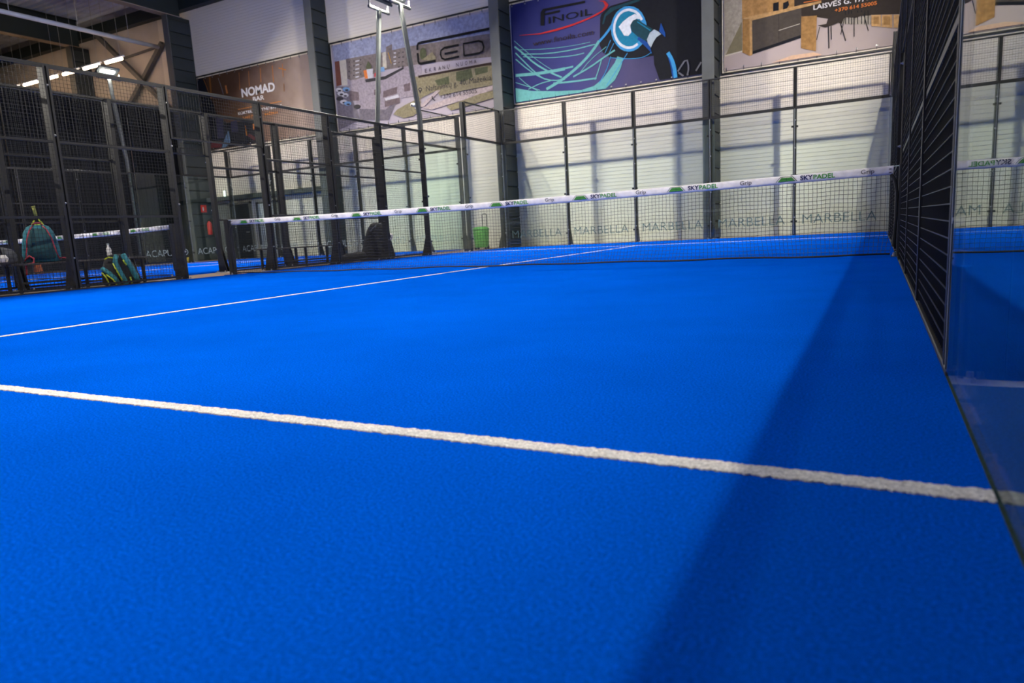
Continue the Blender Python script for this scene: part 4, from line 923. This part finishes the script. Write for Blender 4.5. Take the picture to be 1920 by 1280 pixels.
def banner(key, label, part_word):
    x0, z0, wd, ht = BANNERS[key]
    t = thing('advertising_banner', (x0, YW, z0), label, 'banner', 'advertising banners on the back wall')
    # sheet with faint billow
    b = MB()
    nx, nz_ = 24, 8
    for i in range(nx+1):
        for k in range(nz_+1):
            f, g = i/nx, k/nz_
            e = min(1, 4*min(f, 1-f))*min(1, 4*min(g, 1-g))
            b.v.append((wd*f, -0.035-0.004*e*math.sin(f*23), ht*g))
    for i in range(nx):
        for k in range(nz_):
            b.face([i*(nz_+1)+k, (i+1)*(nz_+1)+k, (i+1)*(nz_+1)+k+1, i*(nz_+1)+k+1])
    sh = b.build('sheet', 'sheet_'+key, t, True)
    # printed picture: flat pieces layered on the sheet
    cols = sorted({c for c, _, _ in ART[key]})
    b = MB()
    for i, (c, wv, pts) in enumerate(ART[key]):
        y = -0.0405-0.0006*i
        m = cols.index(c)
        if wv == 0:
            pl = [Vector((p[0], p[1], 0)) for p in pts]
            if (pl[0]-pl[-1]).length < 1e-4: pl.pop()
            from mathutils.geometry import tessellate_polygon
            tri = tessellate_polygon([pl])
            k0 = len(b.v)
            b.v += [(p.x, y, p.y) for p in pl]
            for q in tri: b.face([k0+j for j in q], m)
        else:
            P = [Vector((p[0], p[1])) for p in pts]
            P = [p for j, p in enumerate(P) if j == 0 or (p-P[j-1]).length > 1e-4]
            if len(P) < 2: continue
            # smooth the stroke a little
            if len(P) > 2 and key == 'F':
                Q = [P[0]]
                for p, q in zip(P, P[1:]):
                    Q += [p*0.75+q*0.25, p*0.25+q*0.75]
                P = Q+[P[-1]]
            k0 = len(b.v)
            for j, p in enumerate(P):
                d = (P[min(j+1, len(P)-1)]-P[max(j-1, 0)])
                if d.length < 1e-6: d = P[-1]-P[0]+Vector((1e-5, 0))
                d.normalize()
                s = Vector((-d.y, d.x))*(wv/2)
                b.v += [(p.x-s.x, y, p.y-s.y), (p.x+s.x, y, p.y+s.y)]
            for j in range(len(P)-1):
                b.face([k0+2*j, k0+2*j+2, k0+2*j+3, k0+2*j+1], m)
    b.build('printed_picture', ['print_'+c for c in cols], sh)
    yt = -0.0405-0.0006*len(ART[key])-0.001
    for c, s, px, pz, tw, th, bold in TXT[key]:
        o = put('lettering', text_mesh(s, tw, th, 'print_'+c, (0.0, 0.02, 0.035)[bold]), sh, (px, yt, pz))
    # tube frame, lacing and eyelets
    b = MB()
    for a, c in (((-0.07,0,-0.07),(wd+0.07,0,-0.07)), ((-0.07,0,ht+0.07),(wd+0.07,0,ht+0.07)), ((-0.07,0,-0.07),(-0.07,0,ht+0.07)), ((wd+0.07,0,-0.07),(wd+0.07,0,ht+0.07))):
        b.bar((a[0],-0.03,a[2]), (c[0],-0.03,c[2]), 0.04, 0.04)
    b.build('frame', 'coat_black', t)
    b = MB(); b.lathe([(0.022,0),(0.022,0.004),(0.008,0.004)], 8)
    em = cached('eyelet', lambda: b.mesh('eyelet', 'bolt_steel'))
    b2 = MB(); b2.bar((0,0,-0.08), (0,0,0.02), 0.012, 0.012)
    lm = cached('lace', lambda: b2.mesh('lace', 'cord_black'))
    n = int(wd/0.42)
    for i in range(n+1):
        x = 0.06+(wd-0.12)*i/n
        for zz, sg in ((0.05, 1), (ht-0.05, -1)):
            o = put('eyelet', em, sh, (x, -0.043, zz)); o.rotation_euler = (math.pi/2, 0, 0)
            o = put('lace', lm, sh, (x, -0.046, zz))
            if sg < 0: o.rotation_euler = (math.pi, 0, 0)
    return t
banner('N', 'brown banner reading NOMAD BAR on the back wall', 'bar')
banner('L', 'banner with an aerial view of apartment blocks reading LED', 'led')
banner('F', 'blue banner of a car charging plug reading FINOIL', 'finoil')
banner('K', 'banner picturing a wooden kitchen with dark cabinets and chairs', 'kitchen')

# ------------------------------------------------------------------ benches and bags between the courts
mat('bench_dark', (0.055,0.05,0.048), 0.55, var=0.15, scale=12)
def bench(y0, label):
    t = thing('bench', (-5.82, y0, ZC), label, 'bench', 'benches between the courts')
    for k in range(3):
        b = MB(); b.cbox(-0.17+0.12*k, -0.07+0.12*k, 0, 2.0, 0.385, 0.412, 0.004); b.build('slat', 'bench_dark', t)
    for yy in (0.08, 1.0, 1.92):
        for xx in (-0.14, 0.14):
            b = MB(); b.cbox(xx-0.02, xx+0.02, yy-0.02, yy+0.02, 0, 0.385, 0.003); b.build('leg', 'coat_black', t)
    b = MB(); b.cbox(-0.02, 0.02, 0.1, 1.9, 0.12, 0.15, 0.003); b.build('stretcher', 'coat_black', t)
bench(1.40, 'dark slatted bench seen through the near net')
bench(-3.15, 'dark slatted bench under the teal and grey bags')

mat('cloth_teal', (0.022,0.17,0.205), 0.75, var=0.25, scale=9, bump=0.3, bdist=0.01)
mat('cloth_teal_dark', (0.016,0.075,0.085), 0.8, var=0.25, scale=9, bump=0.3, bdist=0.01)
mat('cloth_black', (0.010,0.010,0.012), 0.8, var=0.3, scale=10, bump=0.4, bdist=0.01)
mat('cloth_grey', (0.075,0.08,0.085), 0.8, var=0.3, scale=10, bump=0.3, bdist=0.01)
mat('webbing_red', (0.40,0.05,0.075), 0.7, var=0.15, scale=30)
mat('lime', (0.46,0.55,0.03), 0.5, var=0.1, scale=30)
mat('grip_lime', (0.34,0.36,0.08), 0.8, var=0.15, scale=60)
mat('foil', (0.72,0.70,0.66), 0.4, var=0.3, scale=30)
A = math.radians(62)

# teal backpack on the bench, straps towards us
t = thing('backpack', (-5.80, -2.66, 0.402), 'teal backpack with red straps on the bench, racket handle sticking out', 'backpack', rz=A)
b = MB(); b.loft([(0,0,0,0.15,0.06,3),(0.02,0,0,0.225,0.10,3.5),(0.12,0,0,0.235,0.12,3),(0.28,0,0,0.215,0.115,3),(0.42,0,0,0.185,0.10,2.8),(0.50,0,0,0.14,0.08,2.5),(0.53,0,0,0.09,0.05,2.3)], 28)
b.build('bag_body', 'cloth_teal', t, True)
b = MB(); b.loft([(0.05,0,-0.105,0.165,0.03,3),(0.2,0,-0.11,0.16,0.035,3),(0.38,0,-0.10,0.13,0.03,3),(0.48,0,-0.075,0.09,0.02,2.5)], 20); b.build('back_pad', 'cloth_teal_dark', t, True)
for s in (-1, 1):
    b = MB(); b.tube([(s*0.06,-0.09,0.51),(s*0.10,-0.14,0.46),(s*0.145,-0.165,0.34),(s*0.165,-0.16,0.2),(s*0.19,-0.13,0.08),(s*0.21,-0.10,0.03)], 0.009, 6); b.build('shoulder_strap', 'webbing_red', t, True)
b = MB(); b.tube([(-0.06,-0.05,0.53),(-0.03,-0.07,0.555),(0.03,-0.07,0.555),(0.06,-0.05,0.53)], 0.010, 6); b.build('top_loop', 'webbing_red', t, True)
b = MB(); b.tube([(-0.20,-0.12,0.05),(-0.15,-0.16,0.10),(-0.10,-0.17,0.06),(-0.11,-0.17,-0.0),(-0.17,-0.165,-0.01),(-0.205,-0.16,-0.03),(-0.215,-0.16,-0.17)], 0.012, 6); b.build('loose_strap', 'webbing_red', t, True)
b = MB(); b.tube([(0.21,-0.10,0.05),(0.27,-0.165,0.05),(0.31,-0.18,0.0),(0.325,-0.18,-0.1),(0.34,-0.18,-0.19)], 0.012, 6); b.build('loose_strap', 'webbing_red', t, True)
# padel racket standing in the bag
t = thing('padel_racket', (-5.83, -2.64, 0.84), 'lime padel racket standing handle up in the teal backpack', 'racket', rz=A)
b = MB(); b.tube([(-0.085,0,0.055),(-0.05,0,0.13),(-0.018,0,0.175)], 0.011, 6); b.build('throat', 'lime', t, True)
b = MB(); b.tube([(0.085,0,0.055),(0.05,0,0.13),(0.018,0,0.175)], 0.011, 6); b.build('throat', 'lime', t, True)
b = MB(); b.tube([(-0.085,0,0.055),(-0.03,0,0.095),(0.03,0,0.095),(0.085,0,0.055)], 0.011, 6); b.build('bridge', 'lime', t, True)
b = MB(); b.tube([(-0.025,0,0.16),(0.0,0,0.215)], 0.02, 8); b.build('neck', 'ink_black', t, True)
b = MB(); b.tube([(0.0,0,0.21),(-0.01,0,0.30),(-0.016,0,0.345)], 0.021, 10); b.tube([(-0.016,0,0.345),(-0.018,0,0.352),(-0.02,0,0.36)], 0.026, 10); b.build('grip', 'grip_lime', t, True)

# teal and black backpack on the concrete
t = thing('backpack', (-5.36, -1.82, ZC), 'teal, black and lime backpack standing on the floor by the fence', 'backpack', rz=A)
b = MB(); b.loft([(0,0,0,0.20,0.10,3),(0.03,0,0,0.255,0.13,3),(0.16,0.0,0,0.25,0.14,2.8),(0.30,-0.01,0.01,0.21,0.13,2.6),(0.40,-0.02,0.02,0.165,0.11,2.4),(0.455,-0.02,0.02,0.11,0.08,2.2),(0.475,-0.02,0.02,0.05,0.04,2.0)], 28)
b.build('bag_body', 'cloth_black', t, True)
for pts, r in (([(-0.03,-0.09,0.45),(-0.06,-0.145,0.36),(-0.02,-0.165,0.22),(0.03,-0.165,0.08),(0.05,-0.15,0.01)], 0.035), ([(0.06,-0.08,0.46),(0.10,-0.12,0.36),(0.15,-0.135,0.24),(0.19,-0.12,0.12),(0.20,-0.11,0.05)], 0.04), ([(-0.235,-0.06,0.27),(-0.16,-0.13,0.20),(-0.09,-0.155,0.11),(-0.05,-0.155,0.02)], 0.034)):
    b = MB(); b.tube(pts, r, 8); b.build('shoulder_panel', 'cloth_teal', t, True)
for pts in ([(-0.245,-0.05,0.21),(-0.20,-0.12,0.13),(-0.175,-0.14,0.02)], [(-0.20,-0.135,0.18),(-0.12,-0.17,0.10),(-0.085,-0.178,0.02)], [(-0.09,-0.15,0.34),(-0.055,-0.185,0.22),(-0.005,-0.19,0.08)], [(0.05,-0.13,0.38),(0.08,-0.155,0.30)], [(0.12,-0.155,0.02),(0.11,-0.165,0.12)], [(-0.19,-0.09,0.40),(-0.14,-0.12,0.43),(-0.08,-0.12,0.42)]):
    b = MB(); b.tube(pts, 0.011, 6); b.build('lime_piping', 'lime', t, True)
b = MB(); b.tube([(0.20,-0.10,0.14),(0.26,-0.13,0.08),(0.31,-0.14,0.01)], 0.012, 6); b.build('loose_strap', 'cloth_black', t, True)
t = thing('drink_bottle', (-5.44, -1.90, 0.44), 'clear crumpled bottle poking from the top of the floor backpack', 'bottle', rz=A)
b = MB(); b.lathe([(0.03,0),(0.036,0.02),(0.030,0.05),(0.037,0.08),(0.03,0.11),(0.016,0.135),(0.016,0.16)], 12); b.build('bottle_body', 'foil', t, True)
b = MB(); b.lathe([(0.018,0.16),(0.018,0.185)], 10); b.build('cap', 'vinyl_pale', t)

# grey holdall at the left edge
t = thing('holdall', (-5.80, -3.28, 0.402), 'grey and black holdall on the bench at the left edge', 'bag', rz=A)
b = MB(); b.loft([(-0.0,0,0,0.22,0.12,3),(0.03,0,0,0.27,0.15,3),(0.12,0,0,0.27,0.15,2.6),(0.2,0,0,0.22,0.12,2.3),(0.235,0,0,0.12,0.06,2)], 24); b.build('bag_body', 'cloth_grey', t, True)
b = MB(); b.tube([(-0.1,-0.12,0.12),(-0.09,-0.15,0.24),(0.09,-0.15,0.24),(0.1,-0.12,0.12)], 0.012, 6); b.build('carry_handle', 'cloth_black', t, True)
b = MB(); b.loft([(0.03,0.10,-0.145,0.05,0.012,2.4),(0.08,0.11,-0.152,0.06,0.012,2.4),(0.13,0.10,-0.145,0.04,0.012,2.4)], 14); b.build('white_patch', 'foil', t, True)

# big black bag behind the net
t = thing('sports_bag', (-5.50, 4.45, ZC), 'large black sports bag slumped against the left fence behind the net', 'bag', rz=math.radians(76))
b = MB(); b.loft([(0,0.03,0,0.44,0.17,3),(0.05,0.03,0,0.48,0.19,3),(0.22,0.06,0,0.42,0.20,2.6),(0.40,0.09,0.01,0.36,0.18,2.4),(0.58,0.10,0.02,0.31,0.16,2.3),(0.72,0.09,0.02,0.24,0.13,2.2),(0.82,0.08,0.02,0.15,0.09,2.0),(0.86,0.08,0.02,0.06,0.04,2.0)], 30)
b.build('bag_body', 'cloth_black', t, True)
b = MB(); b.tube([(-0.25,-0.02,0.10),(-0.5,-0.03,0.115),(-0.8,-0.02,0.10),(-1.0,0,0.075),(-1.06,0,0.05)], 0.1, 12, rr=[0.09,0.105,0.10,0.07,0.03]); b.build('side_pouch', 'cloth_black', t, True)
b = MB(); b.tube([(-0.2,-0.12,0.66),(-0.02,-0.15,0.80),(0.16,-0.14,0.84),(0.3,-0.11,0.72),(0.36,-0.13,0.5)], 0.022, 8); b.build('shoulder_strap', 'cloth_grey', t, True)
b = MB(); b.tube([(0.12,-0.195,0.54),(0.115,-0.2,0.60),(0.125,-0.2,0.64)], 0.008, 5); b.build('red_tag', 'webbing_red', t)
b = MB(); b.loft([(0.44,0.36,-0.13,0.03,0.02,2),(0.52,0.39,-0.13,0.05,0.02,2),(0.60,0.37,-0.12,0.03,0.02,2)], 10); b.build('patch', 'foil', t, True)

# green wheeled bin behind the far left corner
mat('bin_green', (0.115,0.40,0.07), 0.5, var=0.2, scale=8)
t = thing('wheeled_bin', (-5.72, 9.72, ZC), 'light green wheeled bin with handle behind the far left corner glass', 'bin')
b = MB(); b.loft([(0.05,0,0,0.17,0.13,4),(0.09,0,0,0.19,0.15,4),(0.5,0,0,0.22,0.17,4),(0.58,0,0,0.22,0.17,4)], 24); b.build('bin_body', 'bin_green', t, True)
b = MB(); b.loft([(0.58,0,0,0.235,0.185,4),(0.61,0,0,0.235,0.185,4),(0.66,0,0,0.18,0.14,3),(0.68,0,0,0.1,0.08,3)], 24); b.build('lid', 'bin_green', t, True)
b = MB(); b.tube([(-0.02,0.15,0.55),(-0.02,0.16,1.02),(0.0,0.16,1.05),(0.10,0.16,1.05),(0.12,0.16,1.02),(0.12,0.15,0.55)], 0.012, 6); b.build('handle', 'coat_black', t, True)
for s in (-0.17, 0.17):
    b = MB(); b.tube([(s-0.02,0.08,0.055),(s+0.02,0.08,0.055)], 0.055, 14); b.build('wheel', 'ink_black', t, True)
    b = MB(); b.box(s-0.02,s+0.02,-0.1,-0.06,0,0.06); b.build('foot', 'ink_black', t)

# orange bucket beyond the neighbouring court
mat('bucket_orange', (0.62,0.14,0.015), 0.5, var=0.2, scale=12)
t = thing('bucket', (-17.25, 3.2, ZC), 'orange ribbed bucket on the floor below the teal backpack', 'bucket')
b = MB(); b.lathe([(0.10,0),(0.12,0.02),(0.115,0.10),(0.105,0.11),(0.105,0.19),(0.092,0.20),(0.09,0.27),(0.095,0.285),(0.085,0.285)], 18); b.build('bucket_body', 'bucket_orange', t, True)
b = MB(); b.tube([(-0.093,0,0.27),(-0.06,0.02,0.34),(0.0,0.03,0.36),(0.06,0.02,0.34),(0.093,0,0.27)], 0.006, 5); b.build('bail', 'bolt_steel', t, True)
# small yellow bag near the far glass
t = thing('ball_bag', (-17.15, 8.25, ZC), 'small yellow and grey bag beside the far ACAPULCO glass', 'bag')
mat('yellow_cloth', (0.55,0.40,0.05), 0.7, var=0.2, scale=12)
b = MB(); b.loft([(0,0,0,0.12,0.09,2.6),(0.04,0,0,0.15,0.11,2.6),(0.13,0,0,0.13,0.10,2.3),(0.2,0,0,0.06,0.05,2)], 18); b.build('bag_body', 'yellow_cloth', t, True)
b = MB(); b.tube([(-0.05,0,0.19),(-0.04,0,0.25),(0.04,0,0.25),(0.05,0,0.19)], 0.008, 5); b.build('carry_handle', 'cloth_black', t, True)
# small white camera on the neighbouring fence post
t = thing('security_camera', (-6.50, 7.90, 3.95), 'small white security camera on top of a fence post', 'camera')
b = MB(); b.cbox(-0.02,0.02,-0.02,0.02,0,0.06,0.003); b.build('mount', 'door_white', t)
b = MB(); b.tube([(0.0,-0.16,0.07),(0.0,-0.14,0.075),(0.0,0.06,0.11)], 0.045, 12); b.build('camera_body', 'door_white', t, True)
b = MB(); b.tube([(0.0,-0.167,0.069),(0,-0.161,0.07)], 0.03, 10); b.build('lens', 'ink_black', t)
